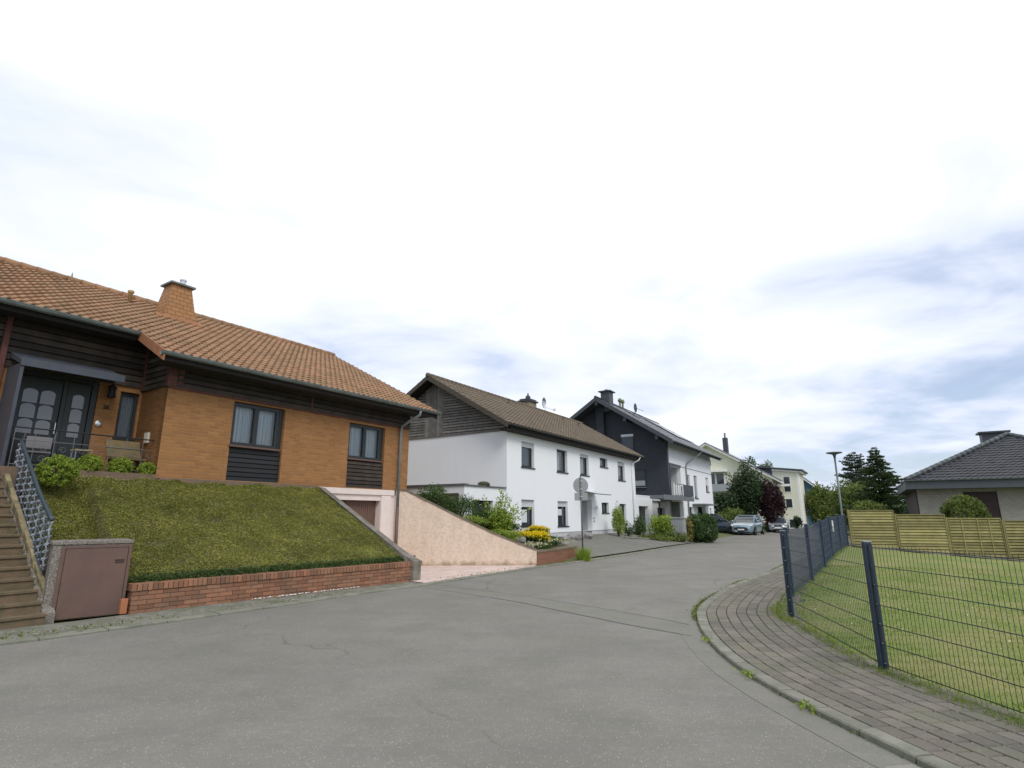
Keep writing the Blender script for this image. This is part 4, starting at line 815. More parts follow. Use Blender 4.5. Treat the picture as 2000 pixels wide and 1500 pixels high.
# brick standing next to it
mb = MB(); mb.box(0, .10, 0, .11, 0, .24, m=Matrix.Translation((-6.60, 10.02, .02)) @ Matrix.Rotation(angW, 4, 'Z')); tag(mb.obj('loose_brick', mat('orange_brick', (.42, .16, .07), .85, var=.2), bevel=.004), 'single orange brick standing upright between bin cupboard and brick wall', 'brick')
# steps
st = framed('garden_steps', *F1, 'weathered brown stone steps climbing to the entrance at the left edge', 'steps'); ns = 15; v0_, v1_ = -2.75, .15
for i in range(ns):
    a = v0_ + (v1_ - v0_) * i / ns; b = v0_ + (v1_ - v0_) * (i + 1) / ns; z = 2.5 * (i + 1) / ns
    eu = -8.72 - .016 * i; mb = MB(); mb.box(-11.0, eu, a, b + .06, z - .21, z - .045); mb.box(-11.0, eu, a - .025, b + .05, z - .045, z); mb.obj('step', m_step, st, bevel=.006)
mb = MB()
for i in range(ns + 2):
    t0, t1 = i / (ns + 2), (i + .96) / (ns + 2); a, b = -2.45 + 2.6 * t0, -2.45 + 2.6 * t1; z0, z1 = .34 + 2.2 * t0, .34 + 2.2 * t1; j = random.uniform(-.015, .015); q0, q1 = -8.66 - .20 * t0, -8.66 - .20 * t1
    mb.add([(q0 + j, a, z0), (q0 + .08, a, z0), (q1 + .08, b, z1), (q1 + j, b, z1), (q0 + j, a, z0 - .14), (q0 + .08, a, z0 - .14), (q1 + .08, b, z1 - .14), (q1 + j, b, z1 - .14)], [(0, 1, 2, 3), (0, 4, 5, 1), (3, 2, 6, 7), (0, 3, 7, 4), (1, 5, 6, 2)])
mb.obj('coping_stones', m_yellow, st, bevel=.008)
mb = MB(); mb.add([(-8.72, -2.6, -.1), (-8.55, -2.6, -.1), (-8.80, .15, -.1), (-8.95, .15, -.1), (-8.72, -2.6, .14), (-8.55, -2.6, .14), (-8.80, .15, 2.36), (-8.95, .15, 2.36)], [(0, 3, 2, 1), (4, 5, 6, 7), (0, 1, 5, 4), (1, 2, 6, 5), (2, 3, 7, 6), (3, 0, 4, 7)]); mb.obj('stringer', m_expo, st)
# ornamental handrail beside the steps
hr = framed('step_handrail', *F1, 'ornate blue grey cast iron balustrade running up beside the garden steps', 'handrail')
def hz(v): return np.interp(v, [-2.75, -2.2, -1.3, -.5, .15], [1.30, 1.52, 2.05, 2.62, 3.08])
vv = np.linspace(-2.12, .15, 22); UU = -8.66
mb = MB(); mb.tube([(UU, v, float(hz(v))) for v in vv], .032, 8); mb.obj('top_rail', mat('dark_blue_rail', (.035, .055, .07), .5), hr, smooth=True)
mb = MB(); mb.tube([(UU, v, float(hz(v)) - .82) for v in vv], .018, 6); mb.obj('bottom_rail', m_metalb, hr)
for i in range(15):
    v = -2.09 + i * .158; z1 = float(hz(v)); mb = MB(); mb.tube([(UU + .012 * math.sin(k * 1.6), v + .012 * math.cos(k * 1.6), z1 - .86 + .86 * k / 14) for k in range(15)], .013, 5)
    for k in range(7):
        z = z1 - .76 + k * .115
        for s_ in (-1, 1): mb.tube([(UU + .025 * math.sin(t * 1.3), v + s_ * (.045 - .032 * math.cos(t) * (1 - t / 9)), z + .035 * math.sin(t) * (1 - t / 9)) for t in [q * .75 for q in range(8)]], .0085, 4)
    mb.obj('baluster', m_metalb if i % 2 else m_metall, hr)
# pink wall of the garage drive
P0 = Vector(uvw(*F1, 1.36, -.02)); P1 = Vector((.82, 19.35, 0)); dP = P1 - P0; angP = math.atan2(dP.y, dP.x); LP = dP.length
e = empty('pink_wall', P0, angP, 'stained pale pink rendered wall sloping down beside the garage drive', 'wall')
tp = [(0, 2.46), (.36, 2.42), (1.39, 1.93), (2.36, 1.46), (3.37, 1.0), (4.41, .60), (LP, .50)]
mb = MB(); pl_ = [(a, 0, -.2) for a in (0,)] + [(LP, 0, -.2)] + [(a, 0, z) for a, z in tp[::-1]]; mb.prism(pl_, (0, .2, 0)); mb.obj('wall_face', m_pink, e)
mb = MB()
for (a, za), (b, zb_) in zip(tp, tp[1:]):
    k = max(1, round((b - a) / .3))
    for i in range(k):
        x0, x1 = a + (b - a) * i / k, a + (b - a) * (i + .97) / k; z0, z1 = za + (zb_ - za) * i / k, za + (zb_ - za) * (i + .97) / k; j = random.uniform(-.008, .008)
        mb.add([(x0, -.03 + j, z0), (x1, -.03 + j, z1), (x1, .24, z1), (x0, .24, z0), (x0, -.03 + j, z0 + .055), (x1, -.03 + j, z1 + .055), (x1, .24, z1 + .055), (x0, .24, z0 + .055)], [(0, 3, 2, 1), (4, 5, 6, 7), (0, 1, 5, 4), (1, 2, 6, 5), (2, 3, 7, 6), (3, 0, 4, 7)])
mb.obj('coping', mat('coping_stone', (.20, .155, .12), .9, tint=.25, col2=(.13, .11, .08), scale=5, bump=.4), e)
# brick planter at the end of the pink wall
A_, B_ = Vector((.84, 19.38, 0)), Vector((2.52, 22.35, 0)); d_ = B_ - A_; LB = d_.length
e = empty('planter_wall', A_, math.atan2(d_.y, d_.x), 'low red brick planter wall at the kerb below the yellow flowers', 'wall')
mb = MB(); mb.box(0, LB, 0, .24, -.1, .42); mb.box(LB - .24, LB, .24, 2.0, -.1, .42); mb.obj('wall_face', m_pbrick, e)
mb = MB(); mb.box(-.02, LB + .02, -.02, .26, .42, .49); mb.box(LB - .26, LB + .02, .26, 2.0, .42, .49); mb.obj('coping', mat('planter_coping', (.22, .15, .10), .9, col2=(.15, .13, .08), scale=4, bump=.4), e)
# soil of the bed behind: rises along the pink wall
mb = MB(); nu, nv = 16, 14; nP = Vector((-math.sin(angP), math.cos(angP), 0))
def bed_pt(a, b):
    """a 0..1 from the house end to the planter end, b 0..1 from the pink wall back to the white house"""
    if a < .62: q = a / .62; p = P0 + dP * q; z = np.interp(q * LP, [x for x, _ in tp], [z for _, z in tp]) - .02
    else: q = (a - .62) / .38; p = A_ + d_ * q; z = .40
    back = Vector(uvw(*F2, -4.6 + 6.2 * a, .0 if a > .5 else .0)); back.z = 1.35 - .75 * a; zz_ = z * (1 - b) + back.z * b; c = p * (1 - b) + back * b
    return Vector((c.x, c.y, zz_ + .12 * math.sin(b * 3.14)))
for i in range(nu):
    for j in range(nv): mb.v.append(tuple(bed_pt(i / (nu - 1), .03 + .97 * j / (nv - 1))))
mb.f = [(i * nv + j, (i + 1) * nv + j, (i + 1) * nv + j + 1, i * nv + j + 1) for i in range(nu - 1) for j in range(nv - 1)]; mb.r = [.5] * len(mb.f)
tag(mb.obj('planting_bed', m_soil, smooth=True), kind='structure')
# ================================================================== WHITE HOUSE
H2 = framed('white_house', *F2, 'long white rendered two storey house with brown tiled roof', 'house')
up = [(1.2, 2.32, 3.66, 4.83), (4.55, 5.7, 3.66, 4.81), (7.2, 8.3, 3.66, 4.81), (9.85, 10.95, 4.28, 4.84), (12.55, 13.7, 3.66, 4.83)]
lo = [(1.18, 2.3, 1.13, 2.30), (4.55, 5.65, 1.08, 2.30), (9.9, 10.9, 1.72, 2.33), (12.6, 13.65, 1.08, 2.30)]
dr = (7.25, 8.55, .66, 2.45)
mb = MB(); wallh(mb, 0, 15.5, .84, 5.34, 0, .28, up + lo + [(dr[0], dr[1], .84, dr[3])]); mb.prism([(0, .28, .84), (0, 7.6, .84), (0, 7.6, 5.2), (0, .28, 5.2)], (.25, 0, 0), r=.5); mb.prism([(15.5, .28, .84), (15.5, 7.6, .84), (15.5, 7.6, 5.3), (15.5, 3.9, 7.5), (15.5, .28, 5.3)], (-.25, 0, 0), r=.5); mb.box(.25, 15.25, 7.35, 7.6, .84, 5.2)
mb.obj('wall', m_whiteplas, H2)
mb = MB(); mb.box(.03, dr[0], .03, .28, -.2, .84); mb.box(dr[1], 15.47, .03, .28, -.2, .84); mb.box(.03, .25, .28, 7.5, -.2, .84); mb.box(15.25, 15.47, .28, 7.5, -.2, .84); mb.box(dr[0], dr[1], .05, .7, -.2, .66); mb.obj('plinth', m_plinth, H2)
for i, (a, b, c, d) in enumerate(up + lo):
    lowr = i >= 5; sh = {0: .2, 2: .13, 4: .2, 5: .28, 6: .22}.get(i, 0)
    w_ = window(H2, a, b, c + .05, d, .13, gm=m_glass, mull=0, fw=.09, shutter=sh, silm=m_frame, open_panel=-.05, shm=m_shut)
    mb = MB()
    if i in (5, 6, 4, 8, 1, 2): zt = d - (d - c) * sh - .1; zb = {5: c + .2, 6: c + .55, 4: c + .35, 8: c + .2, 1: c + .15, 2: c + .15}[i]; mb.box(a + .10, a + (b - a) * (.66 if i != 1 else .5), .163, .167, zb, zt); mb.obj('blind', m_shut if i in (5, 6) else m_shutg, w_)
mb = MB(); mb.box(dr[0] + .02, dr[1] - .35, .62, .68, .66, 2.4); mb.box(dr[0] + .02, dr[0] + .1, .58, .62, .66, 2.4); dd = mb.obj('front_door', mat('dark_brown_door', (.05, .035, .028), .5), H2)
mb = MB(); mb.box(dr[0] + .35, dr[0] + .6, .60, .62, 1.3, 2.2); mb.obj('pane', m_glass, dd)
mb = MB(); mb.box(dr[1] - .35, dr[1], .60, .68, .66, 2.45); mb.box(dr[0], dr[1], .28, .7, 2.45, 2.6); mb.box(dr[1], dr[1] + .1, .28, .68, .66, 2.5); mb.obj('porch_wall', m_plinth, H2)
mb = MB(); mb.prism([(7.0, 0, 2.92), (8.9, 0, 2.92), (8.9, -1.0, 2.70), (7.0, -1.0, 2.70)], (0, 0, .015)); cp = mb.obj('glass_canopy', mat('canopy_glass', (.45, .48, .48), .1), H2)
mb = MB()
for u in (7.0, 7.63, 8.26, 8.88): mb.tube([(u, 0, 2.90), (u, -1.0, 2.69)], .018, 5)
mb.tube([(7, -1, 2.69), (8.88, -1, 2.69)], .02, 5); mb.obj('canopy_frame', m_frame, cp)
mb = MB(); mb.lathe([(.02, 0), (.06, .02), (.05, .16), (.02, .2)], (8.95, -.12, 1.95), 8); mb.box(8.93, 8.97, -.12, 0, 2.0, 2.03); mb.obj('wall_lamp', m_steel, H2)
mb = MB(); mb.box(8.72, 8.8, -.02, 0, 1.42, 1.52); mb.box(8.72, 8.8, -.02, 0, 1.26, 1.36); mb.obj('door_number', m_frame, H2)
# gable cladding
S2 = .586; ez, rv = 5.4, 3.95; zt2 = lambda v: ez + S2 * ((v + .4) if v <= rv else (2 * rv - v + .4))
mb = MB(); n = 23
for i in range(n):
    z0 = 5.15 + i * .125; z1 = z0 + .095
    zz0 = z1 + .22; a = max((zz0 - ez) / S2 - .4, 0.0); b = 2 * rv - a
    if a >= rv - .1: break
    b = min(b, 7.6); c0, c1 = 3.45, 4.5
    for (p, q) in ((a, min(c0, b)), (max(c1, a), b)):
        if q > p + .05: mb.add([(0, p, z0), (0, q, z0), (-.055, q, z0), (-.055, p, z0), (0, p, z1), (0, q, z1), (-.04, q, z1), (-.04, p, z1)], [(0, 1, 2, 3), (4, 5, 6, 7), (2, 3, 7, 6), (0, 3, 7, 4), (1, 2, 6, 5)], random.random())
for i in range(9):
    a = 3.45 + i * .117; mb.box(-.06, 0, a + .006, a + .111, 5.15, zt2(a) - .28)
mb.prism([(-.002, .0, 5.16), (-.002, 7.6, 5.16), (-.002, 7.6, zt2(7.6) - .15), (-.002, rv, zt2(rv) - .15), (-.002, 0, zt2(0) - .15)], (.2, 0, 0), r=-.8); mb.obj('gable_cladding', m_cladg, H2)  # last prism is darkened backing, shadow between the boards put into its colour
m_bb = mat('brown_board', (.075, .062, .045), .8, var=.3)
rf = MB(); SL2 = math.hypot(1, S2) * (rv + .45); tiles(rf, (-.65, -.45, ez - S2 * .05), (1, 0, 0), (0, 1, S2), 16.75, SL2, .3, .34, seed=5); tiles(rf, (-.65, 2 * rv + .45, ez - S2 * .05), (1, 0, 0), (0, -1, S2), 16.75, SL2, .3, .34, seed=6); rf2 = rf.obj('roof', m_tileb, H2)
mb = MB(); ridge(mb, (-.68, rv, zt2(rv) + .02), (16.12, rv, zt2(rv) + .02), .11); mb.obj('ridge_tiles', m_tileb, rf2, smooth=True)
mb = MB(); o_ = -.05
for (v0, v1) in ((-.4, rv), (rv + .002, 2 * rv + .4)): mb.prism([(-.6, v0, zt2(v0) + o_), (-.6, v1, zt2(v1) + o_), (-.6, v1, zt2(v1) + o_ - .14), (-.6, v0, zt2(v0) + o_ - .12)], (16.65, 0, 0))
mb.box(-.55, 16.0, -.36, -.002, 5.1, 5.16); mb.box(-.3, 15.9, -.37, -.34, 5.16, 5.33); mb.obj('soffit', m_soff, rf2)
for (v0, v1) in ((-.45, rv), (rv + .002, 2 * rv + .45)):
    mb = MB(); mb.prism([(-.66, v0, zt2(v0) + .02), (-.66, v1, zt2(v1) + .02), (-.66, v1, zt2(v1) - .22), (-.66, v0, zt2(v0) - .2)], (.04, 0, 0)); mb.obj('bargeboard', m_bb, rf2); mb = MB(); mb.prism([(16.08, v0, zt2(v0) + .02), (16.08, v1, zt2(v1) + .02), (16.08, v1, zt2(v1) - .22), (16.08, v0, zt2(v0) - .2)], (.03, 0, 0)); mb.obj('bargeboard', m_bb, rf2)
gutter('gutter', H2, (-.6, -.47, 5.36), (16.1, -.47, 5.36), .07, mat('dark_zinc', (.075, .075, .065), .6, var=.3), brackets=False)
mb = MB(); mb.tube([(15.35, -.47, 5.3), (15.3, -.4, 5.12), (14.9, -.05, 4.85), (14.85, -.05, 4.6), (14.85, -.05, .8)], .04, 8); mb.obj('downpipe', m_white, H2, smooth=True)
mb = MB(); mb.box(9.3, 10.2, 4.3, 5.0, 7.4, 8.5); ch = mb.obj('chimney', mat('beige_brick', (.30, .25, .18), .9, var=.3), H2)
mb = MB(); mb.box(9.2, 10.3, 4.2, 5.1, 8.5, 8.58); mb.box(9.3, 10.2, 4.3, 5.0, 8.62, 8.68); mb.lathe([(.16, 0), (.16, .2), (.05, .3), (.04, .42)], (9.75, 4.65, 8.68), 8); mb.obj('chimney_cap', m_anth, ch)
mb = MB(); n = 14
mb.lathe([(.02, .06), (.18, .035), (.30, -.01), (.36, -.05), (.345, -.03), (.17, .055)], (0, 0, 0), n, 'y'); mb.v = [(x * .8 + 11.5, y + 4.5, z + 8.75) for x, y, z in mb.v]; mb.tube([(11.5, 4.55, 8.75), (11.6, 4.3, 8.0)], .02, 5); mb.tube([(11.5, 4.5, 8.5), (12.2, 4.1, 8.35)], .012, 4); mb.box(12.15, 12.3, 4.05, 4.15, 8.3, 8.45); mb.obj('satellite_dish', m_steel, H2)
for (u, v) in ((4.9, 3.0), (11.3, 3.0), (12.7, 2.6)):
    mb = MB(); z = zt2(v); mb.tube([(u, v, z - .05), (u, v, z + .28)], .045, 6); mb.tube([(u - .1, v, z + .28), (u + .1, v, z + .28)], .05, 6); mb.obj('roof_vent', m_tileb, rf2)
# low annex on the near side
mb = MB(); wallh(mb, -2.85, -.02, .2, 2.72, .06, .25, [(-2.35, -.9, .9, 2.2)]); mb.box(-2.85, -2.72, .31, 5.8, 2.45, 2.72); an = mb.obj('annex', m_whiteplas, H2)
mb = MB(); mb.box(-2.85, -2.72, .31, 5.8, .2, 2.45); mb.box(-2.72, -.02, 5.5, 5.8, .2, 2.6); mb.obj('annex_side_wall', mat('mossy_wall', (.085, .08, .05), .95, col2=(.05, .05, .03), scale=2), H2)
mb = MB(); mb.box(-2.72, -.03, .31, 5.5, 2.55, 2.66); mb.box(-2.9, -2.66, 0, 5.8, 2.725, 2.80); mb.box(-2.66, -.02, 0, .3, 2.725, 2.77); mb.obj('annex_roof', mat('dark_coping', (.12, .12, .11), .8), H2)
mb = MB(); mb.box(-2.35, -.9, .2, .24, .9, 2.2); mb.obj('annex_window', m_glass, H2)
def rock(name, x, y, z, s, label, group=None, m=None):
    mb = MB(); n = 9; k = 6; ph = random.uniform(0, 6); vs = []
    for i in range(k + 1):
        th = math.pi * i / k
        for j in range(n): a = 6.283 * j / n + ph; r = math.sin(th) * (1 + .25 * math.sin(a * 2 + ph) + .15 * random.uniform(-1, 1)); vs.append((s[0] * r * math.cos(a), s[1] * r * math.sin(a), s[2] * (math.cos(th) * (1 + .1 * random.uniform(-1, 1)) + .55)))
    mb.add(vs, [(i * n + j, i * n + (j + 1) % n, (i + 1) * n + (j + 1) % n, (i + 1) * n + j) for i in range(k) for j in range(n)]); o = mb.obj(name, m or m_rock, loc=(x, y, z)); tag(o, label, 'rock', group); return o
x, y, _ = uvw(*F2, -1.45, .16); rock('rock', x, y, 2.76, (.22, .16, .12), 'dark mossy stone lying on the roof edge of the white annex', m=mat('mossy_rock', (.09, .09, .05), .95, var=.5))
# link garage between the white and the dark house
G = framed('white_garage', *F2, 'low white garage with a recessed pale door between white and dark house', 'garage')
mb = MB(); wallh(mb, 15.52, 18.75, .1, 2.85, .02, .25, [(16.0, 17.9, .1, 2.22)]); mb.box(18.5, 18.75, .27, 6, .1, 2.85); mb.box(15.52, 18.5, 5.75, 6, .1, 2.85); mb.box(15.5, 18.8, 0, 6, 2.85, 2.92); mb.obj('wall', m_whiteplas, G)
mb = MB(); mb.box(16.0, 17.9, .8, .85, .1, 2.22)
for k in range(1, 5): mb.box(16.0, 17.9, .79, .8, .1 + k * .42, .11 + k * .42)
mb.obj('garage_door', m_shut, G)
# ================================================================== DARK HOUSE
H3 = framed('dark_house', *F3, 'tall house with dark brick gable, white front and grey solar roof', 'house')
S3, r3, e3 = .643, 4.8, 6.72; z3 = lambda v: e3 + S3 * ((v + .8) if v <= r3 else (2 * r3 - v + .8))
mb = MB(); mb.prism([(0, 0, 2.6), (0, .85, 2.6), (0, .85, 0), (0, 9.6, 0), (0, 9.6, z3(9.6) - .2), (0, r3, z3(r3) - .2), (0, 0, z3(0) - .2)], (.3, 0, 0), r=.5); mb.box(-.42, 0, 4.62, 5.25, 6.0, z3(4.9) - .22); mb.obj('gable_wall', m_darkbrick, H3)
hol = [(.35, 3.2, 3.0, 5.15), (4.75, 5.75, 3.6, 4.75), (7.0, 8.05, 2.95, 4.80), (10.95, 12.0, 3.6, 4.85), (4.9, 6.1, .7, 2.25), (7.6, 10.2, .3, 2.3), (11.2, 12.3, .6, 2.25), (-.0, 0, 0, 0)][:-1]
mb = MB(); wallh(mb, .3, 13.3, 0, 7.05, 0.02, .28, hol + [(.3, 3.4, 0, 2.6)]); mb.prism([(13.3, .3, 0), (13.3, 9.6, 0), (13.3, 9.6, 6.9), (13.3, r3, 10.0), (13.3, .3, 6.9)], (-.3, 0, 0), r=.5); mb.box(.3, 13, 9.3, 9.6, 0, 7); mb.obj('front_wall', m_whiteplas, H3)
mb = MB(); mb.box(.3, 3.4, 1.7, 1.75, 3.0, 5.2); mb.box(3.2, 3.3, .3, 1.7, 3.0, 5.2); mb.box(.3, 3.4, .3, 1.75, 5.15, 5.2); mb.box(.3, 3.4, .3, 1.75, 2.9, 3.0); mb.obj('loggia_lining', m_plinth, H3)
mb = MB(); mb.box(2.6, 3.4, 1.7, 1.75, 0.1, 2.6); mb.box(3.4, 3.5, .3, 1.7, .1, 2.6); mb.obj('porch_lining', mat('grey_render', (.22, .225, .235), .9), H3)
mb = MB(); mb.box(.3, 3.25, -.03, .02, 5.15, 5.32); mb.box(.3, .42, -.03, .02, 3.0, 5.15); mb.box(.3, 13.3, -.004, .02, 5.22, 5.25); mb.box(0, .3, -.01, .0, .0, 6.9); mb.obj('trim', m_anth, H3)
window(H3, .8, 1.6, 3.0, 5.0, 1.6, sill=False, name='balcony_door'); window(H3, 4.75, 5.75, 3.62, 4.75, .15, shm=m_shut, shutter=.1); window(H3, 7.0, 8.05, 2.98, 4.8, .15, shutter=.92, shm=m_shutg); window(H3, 10.95, 12.0, 3.62, 4.85, .15, shutter=.55)
window(H3, 4.9, 6.1, .72, 2.25, .15, mull=1); window(H3, 11.2, 12.3, .62, 2.25, .15, mull=1); window(H3, 7.6, 10.2, .3, 2.3, .4, mull=2, sill=False, name='glass_door'); window(H3, 2.62, 3.2, .3, 2.4, 1.6, sill=False, name='entrance_door')
mb = MB(); mb.box(6.0, 10.6, -.9, 0, 2.42, 2.52); mb.obj('entrance_canopy', m_zinc, H3); mb = MB(); mb.tube([(7.9, -.75, 0), (7.9, -.75, 2.42)], .10, 10); mb.obj('canopy_column', m_white, H3)
# gable windows with pale roller shutter boxes

def sidewin(par, v0, v1, z0, z1, u=0, shut=0, sill=True, gm=None):
    mb = MB(); mb.box(u - .04, u, v0, v1, z0, z1); f = mb.obj('window', m_frame, par); mb = MB(); mb.quad((u - .045, v0 + .07, z0 + .07), (u - .045, v1 - .07, z0 + .07), (u - .045, v1 - .07, z1 - .07), (u - .045, v0 + .07, z1 - .07)); mb.obj('pane', gm or m_glass, f)
    if shut: mb = MB(); mb.box(u - .06, u - .046, v0 + .02, v1 - .02, z1 - (z1 - z0) * shut, z1); mb.obj('shutter', m_shut, f)
    if sill: mb = MB(); mb.box(u - .15, u, v0 - .05, v1 + .05, z0 - .05, z0 - .004); mb.obj('sill', m_zinc, f)
sidewin(H3, 2.42, 3.42, 6.2, 7.55, shut=.13, gm=mat('slate_shutter', (.07, .08, .10), .5)); sidewin(H3, 1.65, 3.7, 3.62, 4.85); mb = MB(); mb.box(-.062, -.047, 1.72, 3.6, 3.72, 4.08); mb.obj('frosted_panel', m_shutg, H3)
# roof with solar panels
rf = MB(); SL3 = math.hypot(1, S3) * (r3 + .8); tiles(rf, (-1.35, -.8, e3), (1, 0, 0), (0, 1, S3), 15.2, SL3, .33, .38, seed=8, wave=.02); tiles(rf, (-1.35, 2 * r3 + .8, e3), (1, 0, 0), (0, -1, S3), 15.2, SL3, .33, .38, seed=9, wave=.02); rf3 = rf.obj('roof', m_tileg, H3)
mb = MB()
for (v0, v1) in ((-.8, r3), (r3 + .002, 2 * r3 + .8)): mb.prism([(-1.35, v0, z3(v0) - .03), (-1.35, v1, z3(v1) - .03), (-1.35, v1, z3(v1) - .25), (-1.35, v0, z3(v0) - .25)], (15.2, 0, 0)) 
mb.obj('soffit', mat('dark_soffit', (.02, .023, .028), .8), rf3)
mb = MB()
for (v0, v1) in ((-.85, r3), (r3 + .002, 2 * r3 + .85)): mb.prism([(-1.40, v0, z3(v0) + .08), (-1.40, v1, z3(v1) + .08), (-1.40, v1, z3(v1) - .25), (-1.40, v0, z3(v0) - .25)], (.05, 0, 0))
mb.obj('bargeboard', m_anth, rf3); mb = MB(); ridge(mb, (-1.4, r3, z3(r3) + .05), (13.9, r3, z3(r3) + .05), .12, .4); mb.obj('ridge_tiles', m_anth, rf3)
mb = MB()
for v in (.3, 2.6, 4.8): mb.box(-1.3, 0, v - .1, v + .1, z3(v) - .55, z3(v) - .3)
mb.obj('purlin', m_anth, H3)
for i in range(5):
    for j in range(2):
        a = 7.2 + i * 1.05; v0 = 1.2 + j * 1.6; mb = MB(); n3 = Vector((0, -S3, 1)).normalized() * .1; q = [Vector((a, v0, z3(v0))) + n3, Vector((a + 1.0, v0, z3(v0))) + n3, Vector((a + 1.0, v0 + 1.5, z3(v0 + 1.5))) + n3, Vector((a, v0 + 1.5, z3(v0 + 1.5))) + n3]; mb.prism([tuple(p) for p in q], tuple(n3 * .3)); mb.obj('solar_panel', m_tileg if j == 1 and i < 2 else m_solar, rf3)
mb = MB(); n3 = Vector((0, -S3, 1)).normalized() * .1; q = [Vector((3.2, 3.3, z3(3.3))) + n3, Vector((4.2, 3.3, z3(3.3))) + n3, Vector((4.2, 4.3, z3(4.3))) + n3, Vector((3.2, 4.3, z3(4.3))) + n3]; mb.prism([tuple(p) for p in q], tuple(n3 * .4)); mb.obj('skylight', m_solar, rf3)
gutter('gutter', H3, (-1.4, -.9, e3 - .03), (13.9, -.9, e3 - .03), .08, m_zinc, False)
mb = MB(); mb.tube([(6.3, -.9, e3 - .1), (6.2, -.8, e3 - .3), (4.9, -.1, e3 - 1.1), (4.6, -.06, e3 - 1.4), (4.6, -.06, 0.1)], .055, 8); mb.obj('downpipe', m_pipe, H3, smooth=True)
mb = MB(); mb.box(-.35, .45, 4.1, 4.8, 9.4, 10.95); ch = mb.obj('chimney', m_anth, H3); mb = MB(); mb.box(-.5, .6, 3.95, 4.95, 10.95, 11.03); mb.add([(-.3, 4.15, 11.03), (.4, 4.15, 11.03), (.4, 4.75, 11.03), (-.3, 4.75, 11.03), (.05, 4.45, 11.25)], [(0, 1, 4), (1, 2, 4), (2, 3, 4), (3, 0, 4)]); mb.obj('chimney_cap', m_anth, ch)
mb = MB(); mb.box(4.6, 5.6, 4.9, 5.5, 9.6, 10.55); ch = mb.obj('chimney', mat('beige_brick', (.30, .25, .18), .9, var=.3), H3)
for u in (4.75, 5.4): mb = MB(); mb.tube([(u, 5.2, 10.55), (u, 5.2, 11.1)], .09, 6); mb.lathe([(.16, 0), (.2, .1), (.1, .3)], (u, 5.2, 11.1), 8); mb.obj('chimney_pot', mat('green_grey_pot', (.16, .17, .10), .7), ch)
mb = MB(); mb.lathe([(.02, .06), (.3, .0), (.42, -.06), (.3, -.02)], (7.6, 4.9, 11.0), 12, 'y'); mb.tube([(7.6, 4.9, 11), (7.6, 4.9, 10.0)], .03, 5); mb.tube([(7.6, 4.9, 11), (8.5, 4.4, 10.8)], .02, 4); mb.obj('satellite_dish', m_anth, H3)
# slab over the ground floor, balcony and the lean-to garage beside the gable
mb = MB(); mb.box(-4.4, 2.9, -.9, -.02, 2.66, 2.88); mb.box(-4.4, 2.9, -.95, -.9, 2.60, 2.92); mb.obj('canopy_slab', mat('slab_grey', (.16, .17, .18), .6, var=.2), H3)
mb = MB(); mb.box(.2, 2.9, -.93, -.88, 2.95, 3.74); mb.box(2.85, 2.9, -.88, -.0, 2.95, 3.74); mb.box(-2.0, .2, -.93, -.90, 3.68, 3.74); mb.box(-2.0, .2, -.93, -.90, 2.93, 2.98); bal = mb.obj('balcony', m_anth, H3)
for i in range(5): u = -2.0 + i * .52; mb = MB(); mb.box(u, u + .07, -.94, -.89, 2.9, 3.76); mb.obj('baluster', m_white, bal)
mb = MB(); wallh(mb, -1.3, 2.6, 0, 2.6, .85, .25, [(-.3, 1.5, .2, 2.15)]); mb.box(-1.3, -.02, 1.1, 5, 2.605, 2.85); mb.box(-1.3, -.02, .7, 1.1, 2.605, 2.85); mb.obj('ground_floor_wall', mat('pale_lilac_render', (.55, .55, .57), .9), H3)
mb = MB(); mb.box(-.4, 1.6, 1.6, 1.65, .1, 2.25); mb.box(-.4, -.3, 1.1, 1.6, .1, 2.3); mb.box(1.5, 1.6, 1.1, 1.6, .1, 2.3); mb.obj('garage_interior', m_dark, H3)
mb = MB(); mb.box(12.9, 13.9, .1, 1.0, 6.1, 6.6); mb.obj('gable_bracket', mat('navy_board', (.04, .05, .09), .6), H3)
# ================================================================== CREAM HOUSE
H4 = framed('cream_house', *F4, 'cream three storey house with stair tower at the end of the street', 'house')
mb = MB(); mb.box(0, 5.5, 0, 5.8, -.2, 7.2); mb.obj('stair_tower', m_cream, H4)
mb = MB(); mb.box(5.5, 6.0, .02, .3, -.2, 7.2); mb.box(-.02, .0, -.02, .25, -.2, 7.2); mb.box(0, .9, -.03, 0, -.2, 7.25); mb.obj('tower_trim', m_creamw, H4)
mb = MB(); mb.prism([(-.5, -.6, 7.18), (-.5, 3.1, 7.62), (-.5, 9.5, 8.3), (-.5, 9.5, 8.14), (-.5, 3.1, 7.46), (-.5, -.6, 7.02)], (7.2, 0, 0)); mb.obj('tower_roof', m_anth, H4)
mb = MB(); mb.prism([(-.25, -.4, 7.0), (-.25, 3.0, 7.42), (-.25, 3.0, 7.2), (-.25, -.4, 6.8)], (6.6, 0, 0)); mb.obj('tower_soffit', m_creamw, H4)
mb = MB(); mb.prism([(-.06, 3.0, 5.2), (-.06, 9.2, 5.5), (-.06, 9.2, 8.1), (-.06, 3.0, 7.4)], (.05, 0, 0)); mb.obj('slate_cheek', mat('slate_cheek', (.06, .07, .085), .7), H4)
for (v0, v1, z0, z1) in ((1.05, 1.75, 5.45, 6.35), (1.05, 1.75, 4.5, 5.3), (1.05, 1.75, 2.55, 3.6), (.9, 1.6, .1, 1.1)):
    mb = MB(); mb.box(-.04, 0, v0 - .1, v1 + .1, z0 - .1, z1 + .06); f = mb.obj('window', m_creamw, H4); mb = MB(); mb.box(-.05, -.04, v0, v1, z0, z1); mb.obj('pane', m_glass, f)
s4 = .6; pk = 10.6; zg = lambda v: 5.75 + s4 * ((v - 1.8) if v <= pk else (2 * pk - v - 1.8))
